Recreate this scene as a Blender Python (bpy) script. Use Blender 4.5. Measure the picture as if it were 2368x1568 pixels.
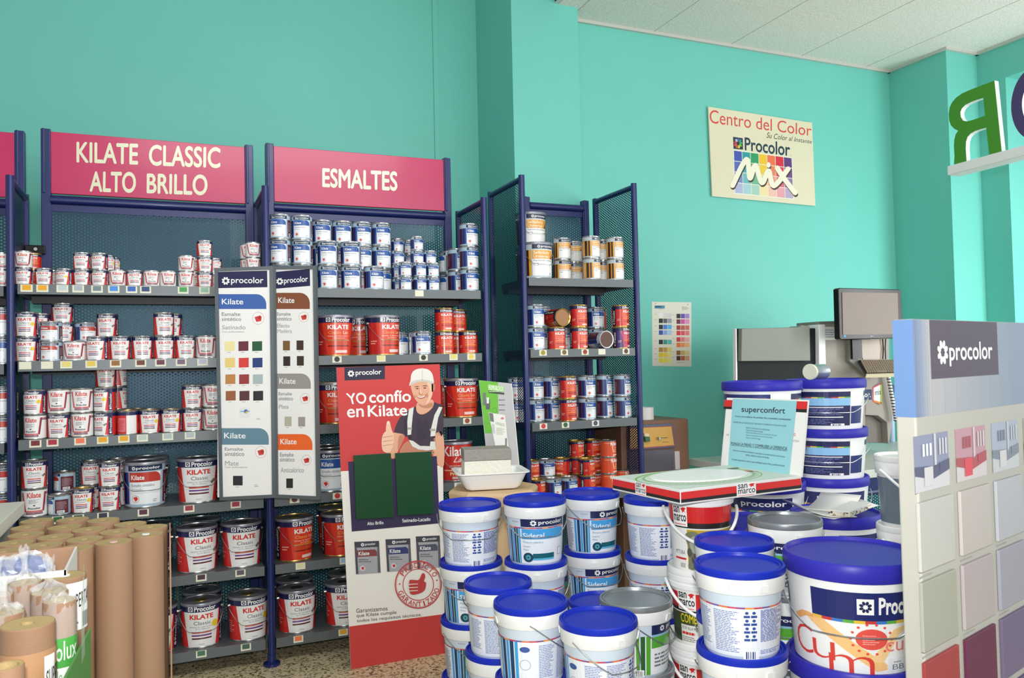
import bpy, bmesh, math, random
from mathutils import Vector, Matrix
random.seed(7)
SC = bpy.context.scene
COL = SC.collection
for o in list(bpy.data.objects):
    bpy.data.objects.remove(o, do_unlink=True)
PI = math.pi

# ------------------------------------------------------------------ camera
FPX, YAW, PITCH, ROLL, EYE = 1861.7, .40547, .02842, -.02276, 1.42
_cy, _sy, _cp, _sp = math.cos(YAW), math.sin(YAW), math.cos(PITCH), math.sin(PITCH)
CF = Vector((_sy*_cp, _cy*_cp, _sp))
_r = Vector((_cy, -_sy, 0)); _u = _r.cross(CF)
CR = math.cos(ROLL)*_r + math.sin(ROLL)*_u
CU = -math.sin(ROLL)*_r + math.cos(ROLL)*_u
CC = Vector((0, 0, EYE))
cam = bpy.data.cameras.new('camera')
cam.sensor_width = 36; cam.lens = FPX/2368*36; cam.clip_start = .05
cam.dof.use_dof = True; cam.dof.focus_distance = 3.4; cam.dof.aperture_fstop = 13
cam_o = bpy.data.objects.new('camera', cam); COL.objects.link(cam_o)
cam_o.matrix_world = Matrix(((CR.x, CU.x, -CF.x, CC.x), (CR.y, CU.y, -CF.y, CC.y), (CR.z, CU.z, -CF.z, CC.z), (0, 0, 0, 1)))
SC.camera = cam_o

# ------------------------------------------------------------------ light and exposure
SC.view_settings.view_transform = 'Standard'; SC.view_settings.look = 'None'
SC.view_settings.gamma = 1; SC.view_settings.use_curve_mapping = False
SC.view_settings.exposure = 0.0
SC.cycles.use_denoising = True
SC.cycles.transparent_max_bounces = 16
SC.cycles.max_bounces = 8
W = bpy.data.worlds.new('daylight'); SC.world = W; W.use_nodes = True
W.node_tree.nodes['Background'].inputs[0].default_value = (.93, .97, 1, 1)
W.node_tree.nodes['Background'].inputs[1].default_value = .62
def area(name, loc, target, sx, sy, power, col=(1, 1, 1), spread=180):
    l = bpy.data.lights.new(name, 'AREA'); l.shape = 'RECTANGLE'; l.size = sx; l.size_y = sy
    l.energy = power; l.color = col; l.spread = math.radians(spread)
    o = bpy.data.objects.new(name, l); COL.objects.link(o); o.location = loc
    o.rotation_euler = (Vector(target)-Vector(loc)).to_track_quat('-Z', 'Y').to_euler()
    return o
area('shop_front_daylight', (3.7, -4.6, 2.6), (2.3, 4.5, 1.6), 5.5, 3.0, 52, (1, .98, .95), 90)
area('side_window_daylight', (5.55, .9, 1.9), (3.3, 4.4, 1.5), 2.6, 2.0, 44, (.97, .99, 1))
area('shelf_fill_light', (.9, 1.2, 3.5), (.4, 4.2, .9), 2.4, .5, 42, (1, .99, .96))  # unseen overhead fill, added to brighten the shelf fronts and poster stand
area('jamb_window_daylight', (5.9, 2.3, 1.5), (5.75, 4.2, 1.7), .5, 1.6, 34, (.97, .99, 1))
area('camera_flash', (-.02, -.03, 1.55), (-.02+CF.x, -.03+CF.y, 1.53), .09, .05, 47, (1, .98, .95))

# ------------------------------------------------------------------ pixel helpers (2368x1568 photograph)
def ray(x, y): return CF*FPX + CR*(x-1184) - CU*(y-784)
def onZ(x, y, z): d = ray(x, y); return CC + d*((z-EYE)/d.z)
def onY(x, y, Y): d = ray(x, y); return CC + d*(Y/d.y)
def onX(x, y, X): d = ray(x, y); return CC + d*(X/d.x)
def atd(x, y, d): return CC + ray(x, y)*(d/FPX)
def proj(p):
    p = Vector(p)-CC; z = p.dot(CF)
    return 1184+FPX*p.dot(CR)/z, 784-FPX*p.dot(CU)/z, z
def xat(px, Y, z):
    py = 800
    for _ in range(3):
        p = onY(px, py, Y); py = proj((p.x, Y, z))[1]
    return onY(px, py, Y).x
class Plane:
    def __init__(s, p, n):
        s.p = Vector(p); s.n = Vector(n).normalized()
        if s.n.dot(CC-s.p) < 0: s.n = -s.n
    def at(s, x, y, off=0):
        d = ray(x, y); q = CC + d*((s.p-CC).dot(s.n)/d.dot(s.n))
        return q + s.n*off

# ------------------------------------------------------------------ materials
def lin(c):
    f = lambda v: v/12.92 if v <= .04045 else ((v+.055)/1.055)**2.4
    return (f(c[0]/255), f(c[1]/255), f(c[2]/255), 1)
MATS = {}
def mat(name, c=(200, 200, 200), rough=.5, metal=0, bump=0, bscale=80, var=.06, spec=.5, coat=0, trans=0, alpha=1, attr=None):
    if name in MATS: return MATS[name]
    m = bpy.data.materials.new(name); m.use_nodes = True; nt = m.node_tree; N = nt.nodes; L = nt.links
    b = N['Principled BSDF']
    b.inputs['Roughness'].default_value = rough; b.inputs['Metallic'].default_value = metal
    b.inputs['Specular IOR Level'].default_value = spec; b.inputs['Coat Weight'].default_value = coat
    b.inputs['Coat Roughness'].default_value = .12
    b.inputs['Transmission Weight'].default_value = trans; b.inputs['Alpha'].default_value = alpha
    tc = N.new('ShaderNodeTexCoord')
    no = N.new('ShaderNodeTexNoise'); no.inputs['Scale'].default_value = 9; no.inputs['Detail'].default_value = 3
    L.new(tc.outputs['Object'], no.inputs['Vector'])
    mx = N.new('ShaderNodeMix'); mx.data_type = 'RGBA'; mx.blend_type = 'MULTIPLY'; mx.inputs[0].default_value = var
    L.new(no.outputs['Color'], mx.inputs[7])
    if attr:
        a = N.new('ShaderNodeAttribute'); a.attribute_name = attr; L.new(a.outputs['Color'], mx.inputs[6])
    else: mx.inputs[6].default_value = lin(c)
    L.new(mx.outputs[2], b.inputs['Base Color'])
    if bump:
        n2 = N.new('ShaderNodeTexNoise'); n2.inputs['Scale'].default_value = bscale; n2.inputs['Detail'].default_value = 5
        L.new(tc.outputs['Object'], n2.inputs['Vector'])
        bp = N.new('ShaderNodeBump'); bp.inputs['Strength'].default_value = bump; bp.inputs['Distance'].default_value = .01
        L.new(n2.outputs['Fac'], bp.inputs['Height']); L.new(bp.outputs['Normal'], b.inputs['Normal'])
    MATS[name] = m
    return m
PRINT = mat('printed_gloss_ink', rough=.32, var=.02, attr='Col', coat=.25)
PAPER = mat('printed_matt_ink', rough=.6, var=.02, attr='Col')
SIGNP = mat('printed_sign_ink', rough=.35, var=.02, attr='Col', coat=.3)
TIN = mat('tinplate', (190, 190, 188), .28, .85)
GOLD = mat('gold_lacquered_tin', (205, 170, 95), .3, .8)
GREYLID = mat('grey_lacquered_lid', (150, 150, 160), .35, .45)
DARKLID = mat('dark_lid', (70, 66, 70), .4, .3)
WHITEC = mat('white_coated_tin', (228, 230, 232), .35, 0, coat=.2)
NAVY = mat('navy_powder_coat', (24, 38, 98), .38, .1, coat=.15)
GREYST = mat('grey_shelf_enamel', (98, 105, 108), .38, .25)
DARKST = mat('dark_grey_steel', (70, 70, 76), .5, .3)
WIRE = mat('galvanised_wire', (185, 188, 190), .25, .9)
BUCKET = mat('milky_bucket_plastic', (206, 220, 234), .35, 0, coat=.15)
WPLAST = mat('white_plastic', (240, 242, 242), .38)
BLUELID = mat('blue_lid_plastic', (28, 48, 178), .36, spec=.2)
VIOLID = mat('violet_blue_lid_plastic', (50, 48, 168), .38, spec=.22)
SILVLID = mat('silver_lid_plastic', (150, 156, 160), .3, .55)
KRAFT = mat('kraft_paper', (152, 118, 90), .7, bump=.1, bscale=300)
KRAFTEND = mat('kraft_roll_end', (182, 158, 110), .75, bump=.2, bscale=200)
CARD = mat('corrugated_card', (170, 134, 106), .8, bump=.15, bscale=120)
WCARD = mat('white_card', (228, 228, 224), .55)
ALU = mat('grey_aluminium', (112, 120, 124), .38, .5)
BLACKG = mat('black_gloss_plastic', (22, 18, 18), .28, spec=.35)
GREYP = mat('grey_plastic', (130, 134, 126), .5)
TAUPE = mat('taupe_casing', (150, 143, 134), .5, bump=.05, bscale=300)
CHARC = mat('charcoal_casing', (24, 30, 32), .55, spec=.2)
CLEAR = mat('clear_film', (245, 248, 250), .12, 0, trans=0, alpha=.22, spec=.9)

def node_mat(name, build):
    m = bpy.data.materials.new(name); m.use_nodes = True
    build(m.node_tree, m.node_tree.nodes, m.node_tree.links, m.node_tree.nodes['Principled BSDF'])
    MATS[name] = m; return m
def _wall(nt, N, L, b):
    tc = N.new('ShaderNodeTexCoord'); n = N.new('ShaderNodeTexNoise'); n.inputs['Scale'].default_value = 1.6; n.inputs['Detail'].default_value = 4
    L.new(tc.outputs['Object'], n.inputs['Vector'])
    r = N.new('ShaderNodeValToRGB'); r.color_ramp.elements[0].color = lin((104, 194, 181)); r.color_ramp.elements[1].color = lin((112, 201, 188))
    L.new(n.outputs['Fac'], r.inputs[0]); L.new(r.outputs[0], b.inputs['Base Color']); b.inputs['Roughness'].default_value = .55
    n2 = N.new('ShaderNodeTexNoise'); n2.inputs['Scale'].default_value = 160; L.new(tc.outputs['Object'], n2.inputs['Vector'])
    bp = N.new('ShaderNodeBump'); bp.inputs['Strength'].default_value = .12; bp.inputs['Distance'].default_value = .004
    L.new(n2.outputs['Fac'], bp.inputs['Height']); L.new(bp.outputs['Normal'], b.inputs['Normal'])
WALL = node_mat('mint_wall_paint', _wall)
def _floor(nt, N, L, b):
    tc = N.new('ShaderNodeTexCoord'); v = N.new('ShaderNodeTexVoronoi'); v.inputs['Scale'].default_value = 95
    L.new(tc.outputs['Object'], v.inputs['Vector'])
    s = N.new('ShaderNodeSeparateColor'); L.new(v.outputs['Color'], s.inputs[0])
    r = N.new('ShaderNodeValToRGB'); e = r.color_ramp.elements; r.color_ramp.interpolation = 'CONSTANT'
    e[0].color = lin((150, 136, 108)); e[1].position = .2; e[1].color = lin((206, 190, 152))
    for p, c in ((.45, (214, 200, 164)), (.66, (104, 96, 80)), (.74, (212, 196, 160)), (.9, (176, 156, 122))):
        x = e.new(p); x.color = lin(c)
    L.new(s.outputs[0], r.inputs[0]); L.new(r.outputs[0], b.inputs['Base Color']); b.inputs['Roughness'].default_value = .3
FLOOR = node_mat('terrazzo', _floor)
def _ceil(nt, N, L, b):
    tc = N.new('ShaderNodeTexCoord'); n = N.new('ShaderNodeTexNoise'); n.inputs['Scale'].default_value = 90; n.inputs['Detail'].default_value = 6
    L.new(tc.outputs['Object'], n.inputs['Vector'])
    r = N.new('ShaderNodeValToRGB'); r.color_ramp.elements[0].position = .35; r.color_ramp.elements[0].color = lin((222, 214, 206)); r.color_ramp.elements[1].position = .6; r.color_ramp.elements[1].color = lin((246, 238, 230))
    L.new(n.outputs['Fac'], r.inputs[0]); L.new(r.outputs[0], b.inputs['Base Color']); b.inputs['Roughness'].default_value = .9
    bp = N.new('ShaderNodeBump'); bp.inputs['Strength'].default_value = .3; bp.inputs['Distance'].default_value = .004
    L.new(n.outputs['Fac'], bp.inputs['Height']); L.new(bp.outputs['Normal'], b.inputs['Normal'])
CEIL = node_mat('mineral_ceiling_tile', _ceil)
def _granite(nt, N, L, b):
    tc = N.new('ShaderNodeTexCoord'); v = N.new('ShaderNodeTexVoronoi'); v.inputs['Scale'].default_value = 160
    L.new(tc.outputs['Object'], v.inputs['Vector']); s = N.new('ShaderNodeSeparateColor'); L.new(v.outputs['Color'], s.inputs[0])
    r = N.new('ShaderNodeValToRGB'); r.color_ramp.interpolation = 'CONSTANT'; e = r.color_ramp.elements
    e[0].color = lin((214, 208, 190)); e[1].position = .6; e[1].color = lin((150, 140, 120)); x = e.new(.8); x.color = lin((60, 58, 56))
    L.new(s.outputs[0], r.inputs[0]); L.new(r.outputs[0], b.inputs['Base Color'])
GRANITE = node_mat('speckled_granite', _granite)
def perf(name, axes, c, a=.0156, hole=.345):
    """sheet metal with a staggered grid of punched round holes"""
    def f(nt, N, L, b):
        tc = N.new('ShaderNodeTexCoord'); sp = N.new('ShaderNodeSeparateXYZ'); L.new(tc.outputs['Object'], sp.inputs[0])
        def M(op, x, y=None):
            n = N.new('ShaderNodeMath'); n.operation = op
            for i, v in enumerate((x, y)):
                if v is None: continue
                if isinstance(v, (int, float)): n.inputs[i].default_value = v
                else: L.new(v, n.inputs[i])
            return n.outputs[0]
        u = M('DIVIDE', sp.outputs[axes[0]], a*1.7320508); v = M('DIVIDE', sp.outputs[axes[1]], a)
        def dist(o):
            fu = M('SUBTRACT', M('FRACT', M('ADD', u, 50+o)), .5); fv = M('SUBTRACT', M('FRACT', M('ADD', v, 50+o)), .5)
            fu = M('MULTIPLY', fu, 1.7320508)
            return M('SQRT', M('ADD', M('MULTIPLY', fu, fu), M('MULTIPLY', fv, fv)))
        d = M('MINIMUM', dist(0), dist(.5)); al = M('GREATER_THAN', d, hole)
        L.new(al, b.inputs['Alpha']); b.inputs['Base Color'].default_value = lin(c)
        b.inputs['Roughness'].default_value = .36; b.inputs['Metallic'].default_value = .35; b.inputs['Coat Weight'].default_value = .3
    return node_mat(name, f)
PERFX = perf('perforated_navy_sheet', (0, 2), (20, 42, 84))
PERFY = perf('perforated_navy_side_sheet', (1, 2), (24, 40, 90))

# ------------------------------------------------------------------ mesh helpers
class MB:
    def __init__(s): s.v = []; s.f = []; s.m = []
    def add(s, vs, fs, m=0):
        o = len(s.v); s.v += [tuple(v) for v in vs]; s.f += [tuple(i+o for i in f) for f in fs]; s.m += [m]*len(fs); return s
    def box(s, x0, y0, z0, x1, y1, z1, m=0):
        return s.hexa([(x0, y0, z0), (x1, y0, z0), (x1, y1, z0), (x0, y1, z0), (x0, y0, z1), (x1, y0, z1), (x1, y1, z1), (x0, y1, z1)], m)
    def hexa(s, p, m=0):
        return s.add(p, [(3, 2, 1, 0), (4, 5, 6, 7), (0, 1, 5, 4), (1, 2, 6, 5), (2, 3, 7, 6), (3, 0, 4, 7)], m)
    def slab(s, quad, off, m=0):
        """quad (4 points) thickened by vector off"""
        q = [Vector(p) for p in quad]; return s.hexa(q+[p+Vector(off) for p in q], m)
    def prism(s, pts, off, m=0):
        n = len(pts); a = [Vector(p) for p in pts]; b = [p+Vector(off) for p in a]
        return s.add(a+b, [tuple(range(n)), tuple(range(2*n-1, n-1, -1))]+[(i, i+n, (i+1) % n+n, (i+1) % n) for i in range(n)], m)
    def lathe(s, prof, seg=32, c=(0, 0, 0), m=0, cap=True):
        vs = []; fs = []; n = len(prof)
        for r, z in prof:
            for i in range(seg):
                a = 2*PI*i/seg; vs.append((c[0]+r*math.cos(a), c[1]+r*math.sin(a), c[2]+z))
        for k in range(n-1):
            for i in range(seg):
                j = (i+1) % seg; fs.append((k*seg+i, k*seg+j, (k+1)*seg+j, (k+1)*seg+i))
        if cap:
            fs.append(tuple(range(seg-1, -1, -1))); fs.append(tuple((n-1)*seg+i for i in range(seg)))
        return s.add(vs, fs, m)
    def tube(s, pts, r, seg=8, m=0, closed=False):
        P = [Vector(p) for p in pts]; n = len(P); vs = []; fs = []; up = None
        for k in range(n):
            t = (P[(k+1) % n]-P[k-1]) if closed else (P[min(k+1, n-1)]-P[max(k-1, 0)])
            t.normalize()
            if up is None:
                up = Vector((0, 0, 1)) if abs(t.z) < .9 else Vector((1, 0, 0))
            a = t.cross(up).normalized(); b = a.cross(t).normalized(); up = b
            rr = r[k] if isinstance(r, (list, tuple)) else r
            for i in range(seg):
                q = 2*PI*i/seg; vs.append(P[k]+a*rr*math.cos(q)+b*rr*math.sin(q))
        for k in range(n if closed else n-1):
            for i in range(seg):
                j = (i+1) % seg; l = (k+1) % n; fs.append((k*seg+i, k*seg+j, l*seg+j, l*seg+i))
        if not closed: fs += [tuple(range(seg-1, -1, -1)), tuple((n-1)*seg+i for i in range(seg))]
        return s.add(vs, fs, m)
    def mesh(s, name, mats, smooth=True, bevel=0):
        me = bpy.data.meshes.new(name); me.from_pydata(s.v, [], s.f); me.validate()
        for m in (mats if isinstance(mats, (list, tuple)) else [mats]): me.materials.append(m)
        if len(me.polygons) == len(s.m): me.polygons.foreach_set('material_index', s.m)
        bm = bmesh.new(); bm.from_mesh(me)
        bmesh.ops.recalc_face_normals(bm, faces=bm.faces)
        if bevel:
            ed = [e for e in bm.edges if len(e.link_faces) == 2 and e.calc_face_angle() > .6]
            bmesh.ops.bevel(bm, geom=ed, offset=bevel, segments=2, affect='EDGES', profile=.5)
        bm.to_mesh(me); bm.free()
        if smooth:
            me.polygons.foreach_set('use_smooth', [True]*len(me.polygons)); me.set_sharp_from_angle(angle=math.radians(38))
        me.update(); return me
    def build(s, name, mats, parent=None, smooth=True, bevel=0, loc=None):
        return link(name, s.mesh(name, mats, smooth, bevel), parent, loc)
def link(name, me, parent=None, loc=None):
    o = bpy.data.objects.new(name, me); COL.objects.link(o)
    if parent is not None: o.parent = parent
    if loc is not None: o.location = loc
    return o
def thing(name, label, cat, loc=(0, 0, 0), rz=0, group=None):
    o = bpy.data.objects.new(name, None); COL.objects.link(o); o.location = loc; o.rotation_euler = (0, 0, rz)
    o.empty_display_size = .05
    o['label'] = label; o['category'] = cat
    if group: o['group'] = group
    return o
def tag(o, label, cat, group=None):
    o['label'] = label; o['category'] = cat
    if group: o['group'] = group
    return o
def struct(o): o['kind'] = 'structure'; return o

# ------------------------------------------------------------------ printed artwork
GL = {}
TXRES = [2]
def glyphs(s, bold=0, extr=0):
    """letter shapes of a string as flat faces in a unit box"""
    k = (s, bold, extr, TXRES[0])
    if k in GL: return GL[k]
    c = bpy.data.curves.new('lettering', 'FONT'); c.body = s; c.resolution_u = max(3 if len(s) < 4 else 2, TXRES[0]); c.offset = bold; c.extrude = extr
    o = bpy.data.objects.new('lettering', c); COL.objects.link(o)
    dg = bpy.context.evaluated_depsgraph_get(); dg.update()
    me = bpy.data.meshes.new_from_object(o.evaluated_get(dg))
    bm = bmesh.new(); bm.from_mesh(me); bmesh.ops.remove_doubles(bm, verts=bm.verts, dist=1e-5); bm.to_mesh(me); bm.free()
    vs = [tuple(v.co) for v in me.vertices]; fs = [tuple(p.vertices) for p in me.polygons]
    bpy.data.objects.remove(o); bpy.data.curves.remove(c); bpy.data.meshes.remove(me)
    x0 = min(v[0] for v in vs); x1 = max(v[0] for v in vs); y0 = min(v[1] for v in vs); y1 = max(v[1] for v in vs)
    GL[k] = ([((v[0]-x0)/(x1-x0), (v[1]-y0)/(y1-y0), v[2]) for v in vs], fs, (x1-x0)/(y1-y0))
    return GL[k]
def bil(q, a, b):
    """q = TL,TR,BR,BL ; a right, b up"""
    t = [q[0][i]+(q[1][i]-q[0][i])*a for i in (0, 1)]; d = [q[3][i]+(q[2][i]-q[3][i])*a for i in (0, 1)]
    return (d[0]+(t[0]-d[0])*b, d[1]+(t[1]-d[1])*b)
def smooth(pts, n=4):
    out = []; N = len(pts)
    for i in range(N):
        p0, p1, p2, p3 = pts[i-1], pts[i], pts[(i+1) % N], pts[(i+2) % N]
        for k in range(n):
            t = k/n
            out.append(tuple(.5*((2*p1[j])+(-p0[j]+p2[j])*t+(2*p0[j]-5*p1[j]+4*p2[j]-p3[j])*t*t+(-p0[j]+3*p1[j]-3*p2[j]+p3[j])*t**3) for j in (0, 1)))
    return out
WHITE = (240, 241, 240); NV = (30, 36, 84); INK = (40, 42, 52)
class Art:
    def __init__(s, asp=1.0, tf=None): s.e = []; s.asp = asp; s.tf = tf or (lambda x, y: (x, y))
    def poly(s, pts, c, L=1):
        s.e.append(([s.tf(*p) for p in pts], [tuple(range(len(pts)))], c, L)); return s
    def spoly(s, pts, c, L=1, n=4): return s.poly(smooth(pts, n), c, L)
    def rect(s, x0, y0, x1, y1, c, L=1): return s.poly([(x0, y0), (x1, y0), (x1, y1), (x0, y1)], c, L)
    def text(s, t, q, c, L=3, bold=0, shear=0, mirror=False):
        """q: rect (x0,ytop,x1,ybottom) or quad TL,TR,BR,BL"""
        if len(q) == 4 and not isinstance(q[0], (tuple, list)):
            x0, y0, x1, y1 = q; q = [(x0, y0), (x1, y0), (x1, y1), (x0, y1)]
        if bold > 0 and ('M' in t and len(t) > 1 or TXRES[0] > 2 and bold > .014):   # thicken by layered copies
            W_, H_ = math.dist(q[0], q[1]), math.dist(q[0], q[3]); ar = glyphs(t, 0)[2]; k = bold*.8
            for i, (du, dv) in enumerate(((-k/ar, 0), (k/ar, 0), (0, k), (0, -k))):
                vs, fs, _ = glyphs(t, 0)
                s.e.append(([s.tf(*bil(q, v[0]*(1-2*k/ar)+k/ar+du+shear*(v[1]-.5), v[1]+dv)) for v in vs], fs, c, L+.06*i))
            return s
        vs, fs, _ = glyphs(t, bold)
        s.e.append(([s.tf(*bil(q, (1-v[0] if mirror else v[0])+shear*(v[1]-.5), v[1])) for v in vs], fs, c, L)); return s
    def back(s, x0, y0, x1, y1, c): s.e.insert(0, ([s.tf(*p) for p in ((x0, y0), (x1, y0), (x1, y1), (x0, y1))], [(0, 1, 2, 3)], c, .4)); return s
    def ell(s, x, y, rx, ry, c, L=1, n=20, a0=0, rot=0):
        pts = []
        for i in range(n):
            t = 2*PI*i/n; px, py = rx*math.cos(t), ry*math.sin(t)
            pts.append((x+px*math.cos(rot)-py*math.sin(rot), y+px*math.sin(rot)+py*math.cos(rot)))
        return s.poly(pts, c, L)
    def ring(s, x, y, rx, ry, w, c, L=1, n=40):
        pts = []
        for k in (1, 1-w):
            pts += [(x+rx*k*math.cos(2*PI*i/n), y+ry*k*math.sin(2*PI*i/n)) for i in range(n)]
        s.e.append(([s.tf(*p) for p in pts], [(i, (i+1) % n, n+(i+1) % n, n+i) for i in range(n)], c, L)); return s
    def flower(s, x, y, r, c, L=3, asp=None, cols=None):
        a = s.asp if asp is None else asp
        for k in range(8):
            t = 2*PI*k/8+PI/8; pts = []
            for i in range(10):
                q = 2*PI*i/10; u, v = .66*r+.34*r*math.cos(q), .24*r*math.sin(q)
                pts.append((x+(u*math.cos(t)-v*math.sin(t))*a, y+u*math.sin(t)+v*math.cos(t)))
            s.poly(pts, cols[k] if cols else c, L)
        return s
    def bars(s, x0, y0, x1, y1, n, c, L=2, fill=.45, seed=1):
        """rows of small print, as word-length dashes"""
        rnd = random.Random(seed); st = (y1-y0)/n
        for k in range(n):
            y = y0+st*k; x = x0; e = x0+(x1-x0)*rnd.uniform(.65, 1)
            while x < e:
                w = (x1-x0)*rnd.uniform(.06, .2); w = min(w, e-x); s.rect(x, y, x+w, y+st*fill, c, L); x += w+(x1-x0)*.025
        return s
    def icons(s, x0, y0, x1, y1, nx, ny, c, L=2):
        for i in range(nx):
            for j in range(ny):
                w = (x1-x0)/nx; h = (y1-y0)/ny
                s.rect(x0+w*i, y0+h*j, x0+w*(i+.86), y0+h*(j+.3), c, L)
                s.ell(x0+w*(i+.43), y0+h*(j+.62), w*.26, h*.2, c, L, 8)
        return s
    def code(s, x0, y0, x1, y1, c=(70, 75, 80), L=3, n=9):
        w = (x1-x0)/n
        for i in range(n): s.rect(x0+w*i, y0, x0+w*(i+(.35 if i % 3 else .6)), y1, c, L)
        return s
    def mesh(s, name, m, fn, cuts=None, step=None):
        """fn(x,y,layer) -> 3D ; cuts = list of x positions where faces get split so they can bend"""
        bm = bmesh.new(); cl = bm.loops.layers.float_color.new('Col')
        for pts, fs, c, L in s.e:
            vs = [bm.verts.new((p[0], p[1], L)) for p in pts]; col = lin(c)
            for f in fs:
                try: fa = bm.faces.new([vs[i] for i in f])
                except ValueError: continue
                for l in fa.loops: l[cl] = col
        if cuts:
            bmesh.ops.triangulate(bm, faces=[f for f in bm.faces if len(f.verts) > 4])
            for x in cuts:
                bmesh.ops.bisect_plane(bm, geom=bm.verts[:]+bm.edges[:]+bm.faces[:], plane_co=(x, 0, 0), plane_no=(1, 0, 0), dist=1e-5)
        for v in bm.verts: v.co = fn(v.co.x, v.co.y, v.co.z)
        me = bpy.data.meshes.new(name); bm.to_mesh(me); bm.free(); me.materials.append(m); return me
    def wrap(s, name, m, r0, r1, z0, z1, eps=.00035, base=.0006):
        def fn(u, v, L):
            r = r0+(r1-r0)*v+base+eps*L; t = math.radians(u-90)
            return (r*math.cos(t), r*math.sin(t), z0+(z1-z0)*v)
        return s.mesh(name, m, fn, [-180+7.5*k for k in range(49)])
    def plane(s, name, m, pl, parent=None, eps=.0005):
        return link(name, s.mesh(name, m, lambda x, y, L: pl.at(x, y, eps*L)), parent)
def zoomtf(ox, oy, k): return lambda x, y: (ox+x/k, oy+y/k)
# ------------------------------------------------------------------ the room
YF, YB = 4.038, 4.45          # shelf fronts, back frames
YL, YP, YR = 5.2, 4.58, 4.75  # wall behind the bays, column face, wall on the right
XP0, XP1 = onY(1186, 200, YP).x, onY(1340, 200, YP).x
XC = onY(2055, 165, YR).x; ZC = onY(2055, 165, YR).z
q = onZ(2195, 112, ZC); YS = q.y; XW = onZ(2262, 122, ZC).x
struct(MB().box(-4.2, -2.6, -.06, 6.3, 5.6, 0).build('floor', FLOOR, smooth=False))
ZH_ = 4.7   # the ceiling is higher over the shelving on the left
struct(MB().box(-4.2, YL, 0, XP0+.1, YL+.15, ZH_).build('wall_back', WALL, smooth=False))
struct(MB().box(XP0, YP, 0, XP1, YL+.15, ZH_).build('pillar', WALL, smooth=False))
struct(MB().box(XP1-.02, YR, 0, XC+.2, YR+.15, ZC).build('wall_back_alcove', WALL, smooth=False))
struct(MB().box(XC, YS, 0, XW+.5, YR+.1, ZC).build('wall_right_pilaster', WALL, smooth=False))
j0 = onX(2325, 180, XW); YJ, ZJ = j0.y, onX(2345, 172, XW).z
struct(MB().box(XW, YJ, 0, XW+.5, YS+.02, ZC).box(XW, -2.6, ZJ, XW+.5, YJ, ZC).box(XW, -2.6, 0, XW+.5, YJ, .55).build('wall_right', WALL, smooth=False))
win = struct(MB().box(XW+.3, 2.6, ZJ-.06, XW+.36, YJ, ZJ).box(XW+.3, 2.6, .55, XW+.36, YJ, .61).box(XW+.3, YJ-.06, .55, XW+.36, YJ, ZJ).box(XW+.3, 2.6, .55, XW+.36, 2.66, ZJ).build('window_1', WPLAST, smooth=False))
# ceiling: tiles with shadow gaps and T-bars
tx0, tx1, ty = onZ(1700.5, 96.6, ZC).x, onZ(1999, 155.7, ZC).x, onZ(1600+1230/3.083, 178/3.083, ZC).y
ts = (tx1-tx0)/2
mb = MB()
nx = range(-9, 4); ny = range(-10, 2)
for i in nx:
    for j in ny:
        x0, y0 = tx0+ts*i, ty+ts*j
        x0 = max(x0, XP0+.33); x1, y1 = min(tx0+ts*(i+1), XW+.02), min(y0+ts, YL)
        if x1 > x0+.02 and y1 > y0+.02: mb.box(x0+.004, y0+.004, ZC, x1-.004, y1-.004, ZC+.02)
struct(mb.build('ceiling', CEIL, smooth=False))
struct(MB().box(XP0+.31, -2.6, ZC+.012, XW+.5, YL+.2, ZC+.1).box(XP0+.31, -2.6, ZC, XP0+.33, YP, ZH_).box(-4.2, -2.6, ZH_, XP0+.33, YL+.2, ZH_+.1).build('ceiling_slab', mat('ceiling_grid_bars', (206, 210, 204), .5), smooth=False))
struct(MB().box(XP1, YR-.022, ZC-.02, XC, YR, ZC).box(XC-.022, YS, ZC-.02, XC, YR, ZC).box(XC-.022, YS-.022, ZC-.02, XW, YS, ZC).box(XW-.022, -2, ZC-.02, XW, YS, ZC).build('trim_1', mat('wall_angle_trim', (196, 198, 190), .5), smooth=False))
xc = onY(1008, 200, YL).x
struct(MB().box(xc-.018, YL-.012, 2.2, xc+.018, YL, ZH_).build('trim_2', WALL, smooth=False))

# ------------------------------------------------------------------ shelving bays
ZS = [1.806, 1.47, 1.13, .793, .47, .121]
CREAM = (228, 228, 206)
def ticket(px, z, c, shelf, rnd=False, Y=YF):
    x = xat(px, Y, z-.02); a = Art()
    a.rect(x-.023, z-.034, x+.023, z-.002, CREAM, 1)
    if c:
        if rnd: a.ell(x, z-.017, .0135, .0135, c, 2)
        else: a.rect(x-.0165, z-.026, x+.0165, z-.004, c, 2)
    return link('price_ticket', a.mesh('price_ticket', PAPER, lambda u, v, L: (u, Y-.0022-.0006*L, v)), shelf)
def shelf(root, x0, x1, z, tickets=(), Yb=YB-.02, Y=YF):
    mb = MB().box(x0, Y+.002, z-.004, x1, Yb, z).box(x0, Y-.002, z-.044, x1, Y+.004, z+.001).box(x0, Y, z-.044, x0+.003, Yb, z-.004).box(x1-.003, Y, z-.044, x1, Yb, z-.004).box(x0+.01, Yb-.07, z-.06, x1-.01, Yb, z-.004, 1)
    s = mb.build('shelf', [GREYST, DARKST], root, smooth=False)
    for t in tickets: ticket(t[0], z, t[1], s, len(t) > 2, Y)
    return s
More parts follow.
